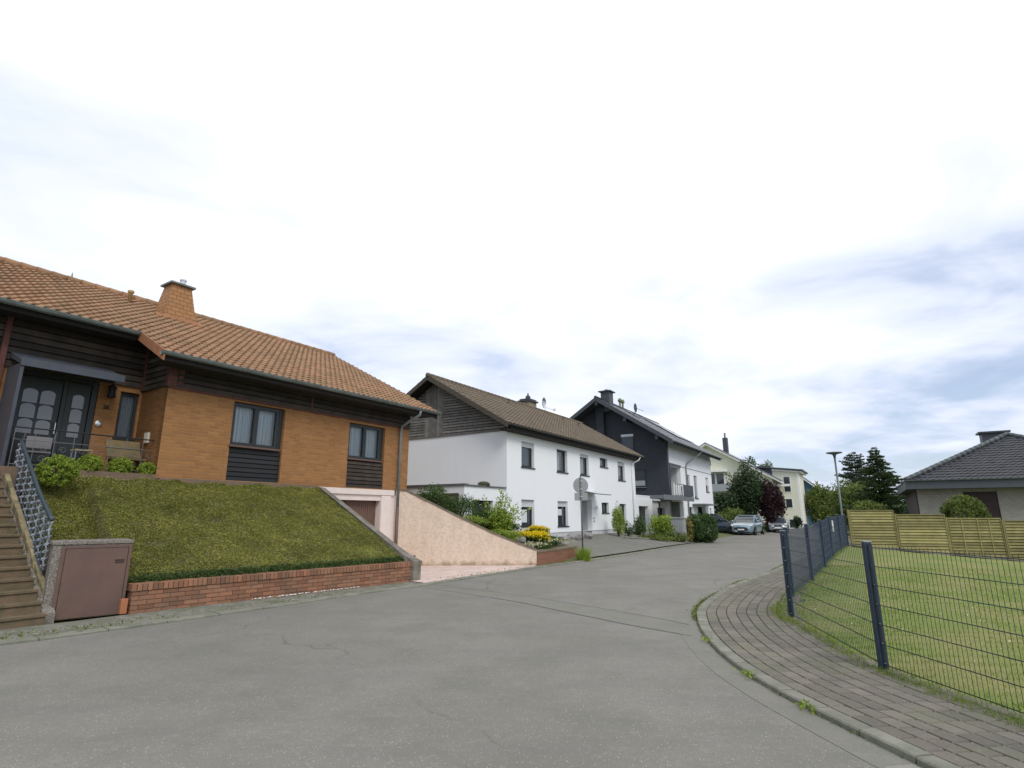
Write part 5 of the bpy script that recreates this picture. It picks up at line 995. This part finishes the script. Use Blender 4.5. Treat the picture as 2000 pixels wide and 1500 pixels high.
mb = MB(); mb.prism([(-1.2, 2.9, -.2), (-1.2, 18.3, -.2), (-1.2, 18.3, zg(18.3) - .2), (-1.2, pk, zg(pk) - .2), (-1.2, 2.9, zg(2.9) - .2)], (10, 0, 0)); mb.obj('main_wall', m_cream, H4)
rf = MB(); mb2 = MB()
for (v0, v1) in ((1.8, pk), (pk + .002, 2 * pk - 1.8)):
    rf.prism([(-2.1, v0, zg(v0) + .12), (-2.1, v1, zg(v1) + .12), (-2.1, v1, zg(v1)), (-2.1, v0, zg(v0))], (12, 0, 0)); mb2.prism([(-2.05, v0 + .02, zg(v0) - .0), (-2.05, v1 - .02, zg(v1) - .0), (-2.05, v1 - .02, zg(v1) - .24), (-2.05, v0 + .02, zg(v0) - .24)], (11.9, 0, 0))
r4 = rf.obj('roof', m_tileg, H4); mb2.obj('verge_board', m_creamw, r4)
mb = MB(); mb.box(1.2, 1.9, 8.4, 9.0, 9.2, 12.0); ch = mb.obj('chimney', m_anth, H4); mb = MB(); mb.tube([(1.55, 8.7, 12.0), (1.55, 8.7, 12.7)], .12, 8); mb.obj('flue', m_zinc, ch)
mb = MB(); mb.box(-2.6, -1.2, 7.8, 12.5, 4.55, 4.75); mb.box(-2.65, -2.55, 7.8, 12.5, 4.6, 5.55); mb.box(-2.6, -1.2, 7.75, 7.85, 4.6, 5.55); mb.obj('balcony', m_shutg, H4)
mb = MB(); mb.box(-1.24, -1.2, 8.6, 12.0, 4.8, 7.1); f = mb.obj('window', m_creamw, H4); mb = MB()
for a in (8.75, 9.9, 11.0): mb.box(-1.26, -1.24, a, a + .9, 4.9, 7.0)
mb.obj('pane', m_glass, f); mb = MB(); mb.box(-2.4, -1.2, 8.2, 12.4, 7.15, 7.4); mb.obj('balcony_roof', m_creamw, H4)
mb = MB(); mb.tube([(-.1, 2.75, 5.4), (-.1, 2.75, 0)], .06, 6); mb.tube([(-.3, 2.75, 5.2), (-.1, 2.75, 4.9)], .06, 6); mb.obj('downpipe', mat('brown_downpipe', (.3, .24, .17), .6), H4)
mb = MB(); mb.prism([(-.9 + .75 * math.sin(k * .4) - .2, 2.9 - 1.6 * (1 - math.cos(k * .4)) * .6, 5.15) for k in range(8)] + [(-.9, 4.3, 5.15)], (0, 0, .28)); mb.obj('curved_eaves', m_creamw, H4)
# ================================================================== BLUE HOUSE
H5 = framed('blue_house', *F5, 'blue house with a grey pitched roof behind the cream stair tower', 'house')
mb = MB(); mb.prism([(0, 0, 0), (0, 9, 0), (0, 9, 4.6), (0, 4.5, 8.5), (0, 0, 4.6)], (9, 0, 0)); mb.obj('wall', m_bluewall, H5)
for nm, dz, m_ in (('roof', .2, m_tileg), ('verge_board', 0, m_creamw)):
    mb = MB(); mb.prism([(-.5, -.4, 4.45 + dz), (-.5, 4.5, 8.7 + dz), (-.5, 4.5, 8.5 + dz), (-.5, -.4, 4.25 + dz)], (10, 0, 0)); mb.prism([(-.5, 4.502, 8.7 + dz), (-.5, 9.4, 4.45 + dz), (-.5, 9.4, 4.25 + dz), (-.5, 4.502, 8.5 + dz)], (10, 0, 0)); mb.obj(nm, m_, H5)
# ================================================================== BUNGALOW (right)
H6 = framed('grey_bungalow', *F6, 'pale stone bungalow with a dark grey hipped tile roof behind the wooden fence', 'house')
mb = MB(); wallh(mb, 0, 9.9, -1.0, 3.05, 0, .25, [(1.95, 3.32, .2, 2.82)]); mb.box(0, .25, .25, 9.9, -1, 3.05); mb.box(9.65, 9.9, .25, 9.9, -1, 3.05); mb.box(.25, 9.65, 9.65, 9.9, -1, 3.05); mb.obj('wall', m_bung, H6)
mb = MB(); n = 22
for i in range(n): z0 = .2 + 2.6 * i / n; mb.box(1.97, 3.3, .06, .09, z0, z0 + 2.6 / n - .012)
mb.box(1.95, 3.32, .09, .12, .2, 2.82); mb.obj('roller_shutter', m_maroon, H6)
mb = MB(); mb.box(-.05, -.002, .08, 9.8, -1, 2.96); mb.box(-.04, -.003, -.004, .06, -1, 2.97); mb.obj('side_panelling', mat('brown_board_wall', (.06, .045, .038), .8, var=.4), H6)
W6 = 5.4; ef = 3.42; hp = .5
rf = MB(); ssl = math.hypot(1, hp); tot = 2 * W6
def c1(u, s): y = s / ssl; return y - .12 < u < tot - y + .12
tiles(rf, (-.45, -.8, ef), (1, 0, 0), (0, 1, hp), tot, W6 * ssl, .26, .34, clip=c1, seed=11); tiles(rf, (-.45, tot - .8, ef), (0, -1, 0), (1, 0, hp), tot, W6 * ssl, .3, .34, clip=c1, seed=12)
rf6 = rf.obj('roof', m_tiled, H6)
mb = MB(); b6 = [(-.45, -.8, ef - .05), (tot - .45, -.8, ef - .05), (tot - .45, tot - .8, ef - .05), (-.45, tot - .8, ef - .05), (W6 - .45, W6 - .8, ef + W6 * hp - .06)]; mb.add(b6, [(0, 1, 4), (1, 2, 4), (2, 3, 4), (3, 0, 4), (0, 3, 2, 1)]); mb.obj('roof_deck', m_tiled, rf6)
mb = MB(); ap = (W6 - .45, W6 - .8, ef + W6 * hp + .06)
for c in ((-.45, -.8), (tot - .45, -.8), (-.45, tot - .8)): ridge(mb, (c[0], c[1], ef + .06), ap, .12, .38)
mb.obj('hip_tiles', mat('hip_tile_grey', (.085, .10, .10), .6, tint=.2), rf6, smooth=True)
mb = MB(); mb.box(-.45, tot - .45, -.83, -.79, 2.98, 3.38); mb.box(-.48, -.45, -.83, tot - .8, 2.98, 3.38); mb.box(-.44, tot - .45, -.79, 0, 2.98, 3.01); mb.box(-.44, 0, 0, tot - .8, 2.98, 3.01); mb.obj('fascia', m_fascia, H6)
gutter('gutter', H6, (-.5, -.90, 3.44), (tot - .8, -.90, 3.44), .07, m_zinc, False)
mb = MB(); mb.box(4.25, 5.5, 7.6, 8.5, 5.0, 6.62); ch = mb.obj('chimney', m_anth, H6); mb = MB(); mb.box(4.1, 5.65, 7.45, 8.65, 6.62, 6.72); mb.obj('chimney_cap', m_anth, ch)
# ================================================================== STREET FURNITURE
sx_, sy_ = 2.62, 21.5
e = empty('traffic_sign', (sx_, sy_, 0), R(14), 'round traffic sign seen from behind on a leaning thin pole beside the planter', 'sign')
mb = MB(); mb.tube([(0, 0, 0), (-.02, 0, 3.12)], .03, 8); mb.obj('pole', m_signpole, e, smooth=True)
mb = MB(); mb.lathe([(.002, .02), (.295, .02), (.30, .03), (.30, .04), (.002, .04)], (0, 0, 0), 32, 'y'); mb.v = [(x, y, z + 2.74) for x, y, z in mb.v]; mb.obj('round_plate', m_sign, e)
mb = MB(); mb.box(-.26, .26, .02, .035, 2.18, 2.46); mb.obj('lower_plate', m_sign, e, bevel=.004)
for z in (2.9, 2.6, 2.32): mb = MB(); mb.box(-.05, .05, -.04, .025, z - .015, z + .015); mb.obj('clamp', m_steel, e)
cx, cy = 9.62, 34.0
e = empty('utility_cabinet', (cx, cy, .06), R(90 - 122), 'grey concrete utility cabinet standing between the hedge bushes at the kerb', 'cabinet')
mb = MB(); mb.box(-.6, .6, -.25, .25, -.1, 1.38)
for k in range(9): mb.box(-.58 + k * .13, -.50 + k * .13, -.262, -.25, .05, 1.30)
mb.obj('body', m_cab, e, bevel=.01); mb = MB(); mb.box(-.64, .64, -.3, .3, 1.38, 1.44); mb.obj('lid', m_cab, e, bevel=.01)
mb = MB(); mb.box(-.36, -.22, -.275, -.263, .92, 1.02); mb.obj('label_plate', m_white, e)
e = empty('street_lamp', (17.28, 30.0, 0), 0, 'slim grey street lamp with a flat round disc head behind the mesh fence', 'street lamp')
mb = MB(); mb.tube([(0, 0, 0), (0, 0, 1.0)], .075, 12); mb.tube([(0, 0, 1.0), (0, 0, 1.08), (0, 0, 4.72)], [.075, .055, .045], 12); mb.obj('pole', mat('lamp_pole', (.13, .155, .15), .5, metal=.3, var=.2), e, smooth=True)
mb = MB(); mb.lathe([(.05, 4.62), (.07, 4.72), (.10, 4.80), (.38, 4.87), (.40, 4.90), (.36, 4.92), (.05, 4.95)], n=24); mb.obj('lamp_head', mat('lamp_head_grey', (.10, .115, .11), .5), e, smooth=True)
# ================================================================== CARS
def make_car(name, x, y, ang, label, paint, Lc=4.5, Wc=1.78, Hc=1.6, kind='van', z=0, plate='LED', grille='wide'):
    """front towards local +x"""
    e = empty(name, (x, y, z), ang, label, 'car'); h = Lc / 2; w = Wc / 2
    # x, half width, bottom, shoulder height
    stt = [(h, .55, .30, .62), (h - .06, .70, .22, .72), (h - .18, .82, .19, .80), (h - .5, .98, .18, .90), (h - .95, 1.0, .18, .98), (h - 1.45, 1.0, .18, 1.03), (.2, 1.0, .18, 1.04), (-.8, 1.0, .18, 1.06), (-h + .9, .99, .18, 1.08), (-h + .35, .95, .22, 1.08), (-h + .08, .88, .28, 1.0), (-h, .78, .36, .9)]
    mb = MB(); vs = []
    for (xx, k, zb, zt) in stt:
        ww = w * k; zt *= Hc / 1.6; prof = [(-.86, zb), (-.97, zb + .08), (-1.0, zb + .30), (-.99, zt - .22), (-.93, zt - .03), (-.80, zt + .02), (0, zt + .06)]
        prof += [(-a, b) for a, b in prof[-2::-1]]; vs += [(xx, a * ww, b) for a, b in prof]
    n = 13; fs = [(i * n + j, i * n + (j + 1) % n, (i + 1) * n + (j + 1) % n, (i + 1) * n + j) for i in range(len(stt) - 1) for j in range(n)] + [tuple(range(n)), tuple(range((len(stt) - 1) * n, len(stt) * n))[::-1]]
    mb.add(vs, fs); body = mb.obj('body', paint, e, smooth=True); sb = body.modifiers.new('smooth', 'SUBSURF'); sb.levels = 2; sb.render_levels = 2
    zb = 1.02 * Hc / 1.6; zr_ = Hc
    gs = [(h - 1.0, .86, zb - .06, zb - .03, .86), (h - 1.35, .88, zb, zb + .22, .82), (h - 1.85, .90, zb, zr_ - .10, .74), (h - 2.25, .90, zb, zr_ - .02, .72), (-.4, .90, zb, zr_, .72), (-h + 1.0, .90, zb, zr_ - .03, .71), (-h + .45, .88, zb, zr_ - .14, .68), (-h + .12, .84, zb, zb + .12, .76)]
    mb = MB(); vs = []
    for (xx, k, z0, z1, kt) in gs: vs += [(xx, -w * k, z0), (xx, -w * (k * .35 + kt * .65), z0 + (z1 - z0) * .65), (xx, -w * kt, z1 - .04), (xx, -w * kt * .85, z1), (xx, w * kt * .85, z1), (xx, w * kt, z1 - .04), (xx, w * (k * .35 + kt * .65), z0 + (z1 - z0) * .65), (xx, w * k, z0)]
    n = 8; fs = [(i * n + j, i * n + (j + 1) % n, (i + 1) * n + (j + 1) % n, (i + 1) * n + j) for i in range(len(gs) - 1) for j in range(n)] + [tuple(range(n)), tuple(range((len(gs) - 1) * n, len(gs) * n))[::-1]]
    mb.add(vs, fs); mb.obj('windows', m_cglass, e, smooth=True)
    mb = MB()
    for s in (-1, 1):
        def P(i, f): g = gs[i]; k, z0, z1, kt = g[1:]; return (g[0], s * w * ((k * (1 - f) + kt * f) + .012), z0 + (z1 - z0 - .03) * f + .01)
        mb.tube([P(0, .1), P(1, .95), P(2, 1.0)], .035, 6); mb.tube([P(2, 1.0), P(3, 1), P(4, 1), P(5, 1), P(6, 1)], .035, 6); mb.tube([P(6, 1.0), P(7, .6), P(7, 0)], .06, 6); mb.tube([P(6, .0), P(6, 1.0)], .07, 6); mb.tube([(-h + 1.25, s * w * .905, zb), (-h + 1.3, s * w * .73, zr_ - .05)], .03, 6); mb.tube([(.05, s * w * .905, zb), (-.02, s * w * .73, zr_ - .04)], .028, 6)
    mb.box(-h + .5, h - 2.2, -w * .66, w * .66, zr_ - .03, zr_ + .012); mb.box(h - 2.35, h - 1.9, -w * .66, w * .66, zr_ - .06, zr_ - .015); mb.obj('roof_panel', paint, e, bevel=.02)
    for sx, xx in ((1, h - .83), (-1, -h + .85)):
        for s in (-1, 1):
            mb = MB(); mb.lathe([(.20, -.10), (.30, -.10), (.325, -.07), (.325, .07), (.30, .10), (.20, .10)], (xx, s * (w - .085), .325), 24, 'y'); wh = mb.obj('wheel', m_black, e, smooth=True)
            mb = MB(); mb.lathe([(.21, .0), (.205, .02), (.07, .03), (.05, .05)], (0, 0, 0), 20, 'y'); mb.v = [(a + xx, s * (w - .075 + b + .06), c + .325) for a, b, c in mb.v]
            for k in range(5): a = k * 1.2566; mb.box(-.03, .03, 0, .02, .04, .2, m=Matrix.Translation((xx, s * (w + .012) - (.02 if s > 0 else 0), .325)) @ Matrix.Rotation(a, 4, 'Y'))
            mb.obj('rim', m_rim, wh)
            mb = MB(); mb.lathe([(.34, -.02), (.385, -.02), (.385, .035), (.34, .035)], (xx, s * (w - .02), .34), 24, 'y'); mb.obj('wheel_arch', m_black, e)
    for s in (-1, 1):
        mb = MB(); mb.add([(h - .10, s * w * .62, .70), (h - .24, s * w * .90, .76), (h - .62, s * w * .985, .86), (h - .55, s * w * .90, .94), (h - .28, s * w * .66, .84)], [(0, 1, 2, 3, 4)]); mb.v = [(a + .05, b * 1.015, c) for a, b, c in mb.v]; mb.prism([mb.v[i] for i in range(5)], (-.12, 0, -.02)); mb.obj('headlight', m_headlight, e)
        mb = MB(); mb.lathe([(.03, 0), (.06, .02), (.05, .05)], (0, 0, 0), 10, 'x'); mb.v = [(a + h - .12, b + s * w * .68, c + .36) for a, b, c in mb.v]; mb.obj('fog_light', m_steel, e)
        mb = MB(); mb.lathe([(.02, -.09), (.07, -.07), (.085, 0), (.07, .07), (.02, .09)], (h - 1.62, 0, zb + .09), 10, 'y'); mb.v = [(a, b + s * (w + .11), c) for a, b, c in mb.v]; mb.obj('mirror', paint, e, smooth=True)
        mb = MB(); mb.box(-h + .0, -h + .25, s * w * .78 - .08, s * w * .78 + .08, .75, 1.25); mb.obj('tail_light', m_tail, e, bevel=.02)
        mb = MB(); mb.tube([(.15, s * (w + .005), zb - .12), (-.02, s * (w + .02), zb - .12)], .014, 5); mb.tube([(-.95, s * (w + .005), zb - .10), (-1.12, s * (w + .02), zb - .10)], .014, 5); mb.obj('door_handle', paint, e)
    n = 12; mb = MB()
    if grille == 'wide':
        P = []
        for k in range(n + 1): t = -1 + 2 * k / n; P.append((t * w * .60, .62 - .02 * t * t))
        for k in range(n + 1): t = 1 - 2 * k / n; P.append((t * w * .52, .30 + .20 * abs(t) ** 2.2))
        mb.prism([(h + .03 - .10 * (a / w) ** 2, a, b) for a, b in P], (-.1, 0, 0))
    else:
        mb.prism([(h + .02 - .1 * (a / w) ** 2, a, b) for a, b in [(.34, .62), (.30, .72), (-.30, .72), (-.34, .62), (-.26, .58), (.26, .58)]], (-.1, 0, 0)); mb.box(h - .08, h + .01, -w * .5, w * .5, .26, .36)
    mb.obj('grille', m_black, e)
    mb = MB(); mb.box(h + .032, h + .045, -.26, .26, .42, .53); mb.obj('number_plate', m_white, e); mb = MB(); mb.lathe([(.005, .05), (.05, .045), (.055, .03), (.05, .02)], (0, 0, 0), 12, 'x'); mb.v = [(a + h - .04, b, c + .70) for a, b, c in mb.v]; mb.obj('badge', m_steel, e)
    mb = MB(); mb.box(h - .3, h - .02, -w * .75, w * .75, .17, .24); mb.obj('lower_bumper', m_black, e, bevel=.02)
    mb = MB(); mb.box(-h + .5, h - .5, -w * .8, w * .8, .16, .4); mb.obj('underbody', m_black, e)
    return e
m_cglass = mat('car_glass', (.045, .06, .07), .12, spec=.35); m_rim = mat('alloy', (.5, .5, .52), .35, metal=.8); m_headlight = mat('headlamp', (.5, .52, .54), .08, coat=1, metal=.4); m_tail = mat('tail_lamp', (.35, .01, .01), .2)
p_blue = mat('ice_blue_paint', (.24, .34, .40), .3, metal=.45, coat=1); p_silver = mat('silver_paint', (.48, .51, .55), .3, metal=.5, coat=1); p_navy = mat('navy_paint', (.012, .022, .04), .25, metal=.3, coat=1)
toC = R(-90 - 29)
make_car('parked_car', 20.2, 49.4, R(-90 - 35), 'ice blue family car with a wide dark grille parked facing the camera', p_blue, Lc=4.6, Wc=1.86, Hc=1.62)
make_car('parked_car', 26.1, 56.4, R(-90 - 26), 'silver saloon car parked farther back, half hidden by the mesh fence', p_silver, Lc=4.4, Wc=1.74, Hc=1.42, grille='small')
make_car('parked_car', 17.9, 51.0, R(-22), 'dark navy car parked across behind the dark green hedge', p_navy, Lc=4.5, Wc=1.8, Hc=1.75)
# ================================================================== PLANTS
def at1(u, v): return uvw(*F1, u, v)[:2]
for k, (u, v, z, r, lab) in enumerate([(-8.22, -.62, 2.17, .32, 'largest round clipped shrub, first from the steps, standing forward on the bank'), (-7.45, .18, 2.46, .23, 'small round shrub second from the steps below the entrance door'), (-6.86, .18, 2.46, .23, 'small round shrub third from the steps, below the wooden bench'), (-6.32, .18, 2.46, .19, 'smallest round shrub, closest to the brick house corner')]):
    x, y = at1(u, v); plant('round_shrub', x, y, z, (r, r, r * .92), int(8500 * (r / .23) ** 1.6), .028, lf_box, lab, 'shrub', 'clipped round shrubs on the terrace edge', clumps=420, spread=.09, shell=.93, asp=.7)
# bed between the pink wall and the white house
def bp(a, b): p = bed_pt(a, b); return p.x, p.y, p.z
x, y, z = bp(.50, .45)
e = empty('golden_shrub', (x, y, z - .1), 0, 'loose light green shrub with long arching twigs before the white annex', 'shrub'); mb = MB(); P = []
for k in range(34):
    a = random.uniform(0, 6.28); ln = random.uniform(.8, 1.5); el_ = random.uniform(.5, 1.3); r_ = .95 if k > 5 else 1.15; pts = [(ln * r_ * math.cos(el_) * math.cos(a) * s, ln * r_ * math.cos(el_) * math.sin(a) * s, ln * 1.45 * math.sin(el_) * (s - .12 * s * s)) for s in (0, .25, .5, .75, 1)]; mb.tube(pts, [.012, .01, .008, .006, .003], 4)
    for q in range(52): s = random.uniform(.2, 1.0); i_ = min(int(s * 4), 3); f = s * 4 - i_; p = np.array(pts[i_]) * (1 - f) + np.array(pts[i_ + 1]) * f; P.append(p + rng.normal(0, .045 + .06 * (1 - s), 3))
P2 = blob(2200, (.62, .62, .5), 30, .34, .7, None, (0, 0, .5)); leaves('foliage', np.concatenate([np.array(P), P2[P2[:, 2] > 0]]), .085, lf_bright, e, .6); mb.obj('stem', m_bark, e)
specs = [(.52, .12, (.5, .3, .2), 2200, .045, lf_bright, 'low_shrub', 'lime green low plant between the loose shrub and the yellow flowers'),
         (.70, .12, (.6, .3, .16), 2000, .045, lf_mid, 'low_shrub', 'mid green trailing plant at the lower end of the pink wall'),
         (.12, .35, (.75, .6, .42), 2600, .06, lf_mid, 'dark_shrub', 'first dark green shrub at the top of the pink wall, beside the brick house'),
         (.27, .30, (.7, .55, .45), 2600, .06, lf_mid, 'dark_shrub', 'blue green bushy shrub behind the upper half of the pink wall'),
         (.40, .55, (.65, .6, .42), 2400, .06, lf_mid, 'dark_shrub', 'dark green shrub directly left of the loose light green shrub'),
         (.60, .75, (.8, .5, .32), 2000, .06, lf_mid, 'low_shrub', 'low green shrub under the nearest lower window of the white house'),
         (.33, .07, (.7, .25, .17), 2000, .04, lf_bright, 'low_shrub', 'low yellow green cushion plant along the pink wall coping'),
         (.46, .07, (.55, .25, .16), 1600, .04, lf_bright, 'low_shrub', 'small yellow green cushion plant farther down the pink wall coping'),
         (.72, .35, (.55, .5, .25), 1800, .05, lf_hedge, 'low_shrub', 'grey green low plant in front of the yellow flowers'),
         (.84, .25, (.55, .45, .22), 1800, .05, lf_hedge, 'low_shrub', 'green low plant just above the brick planter wall'),
         (.93, .35, (.5, .5, .16), 1500, .045, lf_mid, 'low_shrub', 'flat green plant at the far corner of the brick planter')]
for (a, b, r, n, s, m, nm, lab) in specs: x, y, z = bp(a, b); plant(nm, x, y, z - .08, r, n, s, m, lab, 'shrub', clumps=34, spread=.38, shell=.65)
for (a, b, r, n, lab) in ((.64, .26, (.75, .42, .20), 5200, 'larger clump of yellow flowers, nearer the pink wall'), (.92, .62, (.55, .40, .22), 3600, 'second clump of yellow flowers, farther right toward the traffic sign')):
    x, y, z = bp(a, b); z -= .02; e = empty('yellow_flowers', (x, y, z), 0, lab, 'flowers', 'yellow flower clumps in the planter'); P = blob(n, r, 26, .4, .7, None, (0, 0, r[2] + .08)); P = P[P[:, 2] > .02]; hi = (P[:, 2] > r[2] * .8) & (rng.random(len(P)) < .75)
    leaves('flower', P[hi] * 1.04 + np.array([0, 0, .03]), .042, lf_yel, e, .9); leaves('foliage', np.concatenate([P, P * .92]), .045, lf_hedge, e)
for k in range(3):
    a, b = ((.62, .10), (.80, .20), (.90, .14))[k]; x, y, z = bp(a, b); n = 260; X = rng.normal(size=(n, 3)) * np.array([.25, .12, .04]); o = leaves('pale_flowers', X, .035, lf_pale, None, .9); o.location = (x, y, z + .2); tag(o, ('pale small flowers beside the pink wall coping', 'cream flowers spilling over the middle of the planter', 'scattered pale flowers at the planter corner')[k], 'flowers')
for k, (a, b, s, lab) in enumerate([(.80, .42, (.17, .13, .16), 'pale pointed rock standing among the planter flowers'), (.56, .12, (.22, .16, .12), 'grey brown rock behind the coping of the pink wall')]):
    x, y, z = bp(a, b); rock('rock', x, y, z + .05, s, lab, m=mat('pale_rock', (.45, .45, .46), .9, var=.3) if k == 0 else None)
for k, (u, lab) in enumerate([(4.7, 'first grey boulder from the left at the foot of the white house'), (5.35, 'second grey boulder at the foot of the white house'), (6.15, 'third grey boulder, beside the front door step of the white house'), (3.9, 'flat dark boulder behind the yellow flowers by the white house wall')]):
    x, y, _ = uvw(*F2, u, -.75); rock('boulder', x, y, gh(x, y) + .02, (.30, .22, .2 if k < 3 else .12), lab, 'boulders along the white house wall')
x, y = sx_ + .02, sy_ - .1; e = empty('grass_tuft', (x, y, 0), 0, 'tall grass tuft growing around the foot of the sign pole', 'grass'); n = 900; a = rng.random(n) * 6.28; r_ = rng.random(n) * .22; P = np.column_stack([r_ * np.cos(a), r_ * np.sin(a), np.zeros(n)]); o = blades('blades', P, .42, .008, lf_bright); o.parent = e
# planting strip in front of the white house up to the cabinet
x, y, _ = uvw(*F2, 9.95, -.9); plant('column_shrub', x, y, gh(x, y), (.36, .36, .85), 3000, .07, lf_bright, 'narrow upright light green shrub by the white house wall', 'shrub', clumps=50, spread=.4)
x, y, _ = uvw(*F2, 11.2, -1.0); plant('low_shrub', x, y, gh(x, y), (.35, .3, .45), 1200, .06, lf_mid, 'small green shrub below the last lower window of the white house', 'shrub')
for k, (u, v, r, n, m, lab) in enumerate([(12.0, -2.2, (1.1, .5, .15), 1500, lf_olive, 'low weedy plants along the far edge of the forecourt'), (13.4, -2.9, (1.0, .4, .28), 2200, lf_olive, 'knee high olive green plants near the garage driveway'), (13.7, -2.1, (.85, .65, .72), 5200, lf_bright, 'broad light green bush left of the grey cabinet'), (12.9, -1.0, (.4, .4, .62), 1500, lf_mid, 'loose upright green shrub before the pale garage door'), (15.9, -1.9, (.9, .7, .72), 3600, lf_bright, 'light green bush directly behind the grey cabinet')]):
    x, y, _ = uvw(*F2, u, v); plant('low_shrub' if k < 2 else 'bush', x, y, gh(x, y) - .05, r, n, .09, m, lab, 'shrub', clumps=36, spread=.4)
mb = MB(); c0 = [uvw(*F2, u, v) for u, v in ((9.6, -1.35), (12.5, -2.5), (15.6, -3.3))]; mb.tube([(x, y, gh(x, y) + .06) for x, y, _ in c0], .06, 6); tag(mb.obj('bed_edging', m_conc), kind='structure')
x, y = 10.45, 34.1; plant('dry_shrub', x, y, 0, (.28, .28, .72), 1500, .12, lf_dry, 'dry yellowish twiggy shrub between cabinet and dark hedge', 'shrub')
# dense dark hedge
e = empty('dark_hedge', (11.75, 35.6, 0), R(58), 'dense rounded dark green hedge right of the grey cabinet', 'hedge'); P = np.concatenate([blob(15000, (1.3, .85, .86), 300, .13, .9, None, (0, 0, .86), .8), blob(6500, (1.0, .7, .8), 50, .28, .8, None, (-1.1, .1, .82))]); leaves('foliage', P[P[:, 2] > 0], .085, lf_hedge, e, .65); mb = MB(); mb.lathe([(.2, 0), (.35, .5), (.3, 1.0), (.1, 1.3)], (-.2, 0, 0), 10); mb.obj('stem', mat('hedge_wood', (.02, .03, .012), .95), e)
# trees of the far street side
tree('dark_tree', 23.9, 57.8, 0, 7.2, (2.0, 2.0, 3.4), 9500, .25, lf_dark, 'large dark green rounded tree in front of the cream house', clumps=70)
tree('purple_tree', 25.6, 56.4, 0, 5.0, (1.4, 1.3, 2.4), 6500, .22, lf_purple, 'small purple leaved tree against the cream house wall', clumps=50)
tree('dark_tree', 21.4, 57.5, 0, 4.2, (1.6, 1.5, 1.9), 3600, .25, lf_dark, 'lower dark green tree below the grey balcony')
plant('large_shrub', 20.6, 54.0, 0, (1.7, 1.2, 1.2), 4600, .18, lf_olive, 'broad olive green shrub behind the ice blue car', 'shrub', clumps=50)
plant('low_shrub', 25.2, 56.5, 0, (.9, .8, .45), 1400, .15, lf_mid, 'low dark shrub between the two parked cars', 'shrub')
plant('ball_shrub', 33.0, 66.5, .1, (.55, .5, .75), 1500, .16, lf_dark, 'small dark shrub at the foot of the cream stair tower', 'shrub')
plant('large_shrub', 39.9, 74.0, 0, (1.9, 1.6, 2.9), 8200, .28, lf_olive, 'tall rounded yellow green shrub beside the cream stair tower', 'shrub', clumps=50)
plant('low_shrub', 42.5, 72.0, 0, (3.2, 1.5, .7), 2600, .22, lf_mid, 'wide low green shrub bed at the end of the street', 'shrub')
plant('low_shrub', 34.6, 57.0, 0, (3.4, 1.3, .75), 3200, .2, lf_olive, 'low green shrub row behind the receding mesh fence', 'shrub')
x, y = 31.2, 52.0; e = empty('white_flower_shrub', (x, y, 0), 0, 'shrub covered with white flowers left of the street lamp', 'shrub'); P = blob(2600, (1.7, .9, .8), 30, .36, .7, None, (0, 0, .95)); P = P[P[:, 2] > 0]; leaves('foliage', P, .16, lf_mid, e); leaves('flower', P[rng.random(len(P)) < .22] + np.array([-.05, -.12, .1]), .2, lf_pale, e, .9)
tree('green_tree', 30.1, 50.5, 0, 4.9, (2.1, 1.8, 2.3), 7000, .2, lf_olive, 'light green bushy tree behind the street lamp', clumps=60)
tree('green_tree', 25.2, 40.5, 0, 2.75, (1.4, 1.2, 1.1), 4200, .15, lf_olive, 'low yellow green tree behind the left end of the wooden fence')
conifer('spruce_tree', 36.6, 60.0, 0, 8.25, 2.7, lf_spruce, 'blue green spruce, the left one of the two tall conifers', seed=3, droop=.02, levels=30, dens=2.2, power=.5)
conifer('fir_tree', 29.2, 45.0, -.2, 7.2, 2.75, lf_spruceg, 'taller dark green conifer with feathery top, nearest to the bungalow', seed=5, droop=-.12, levels=32, dens=2.4, power=.72)
tree('dark_tree', 31.0, 42.2, -.3, 3.6, (2.6, 1.8, 2.0), 9000, .18, lf_dark, 'dark dense tree behind the middle of the wooden fence')
plant('clipped_bush', 21.25, 26.9, -.4, (.84, .8, 1.42), 22000, .08, lf_olive, 'dense rounded bush above the wooden fence before the bungalow shutter', 'shrub', clumps=420, spread=.1, shell=.93, sq=.72)
for k, (x, y, h_) in enumerate(((40.5, 96, 9.5), (44.5, 99, 9.0))): tree('far_tree', x, y, 2, h_, (1.9, 1.6, 3.0), 2200, .3, lf_mid, ('pointed treetop showing above the cream house roof', 'rounder treetop showing above the cream house roof')[k])
# distant belt of woodland and hedges reading as one mass
P = []
for k in range(260):
    a = R(random.uniform(-75, 80)); d = random.uniform(120, 230); c = np.array([d * math.sin(a), d * math.cos(a), 0]); r = np.array([random.uniform(4, 8), random.uniform(4, 8), random.uniform(2, 3.6)]); P.append(blob(240, r, 12, .4, .7, None, c + [0, 0, r[2] * .8]))
tag(leaves('far_woodland', np.concatenate(P), 1.3, lf_mid, None, .7), kind='stuff')
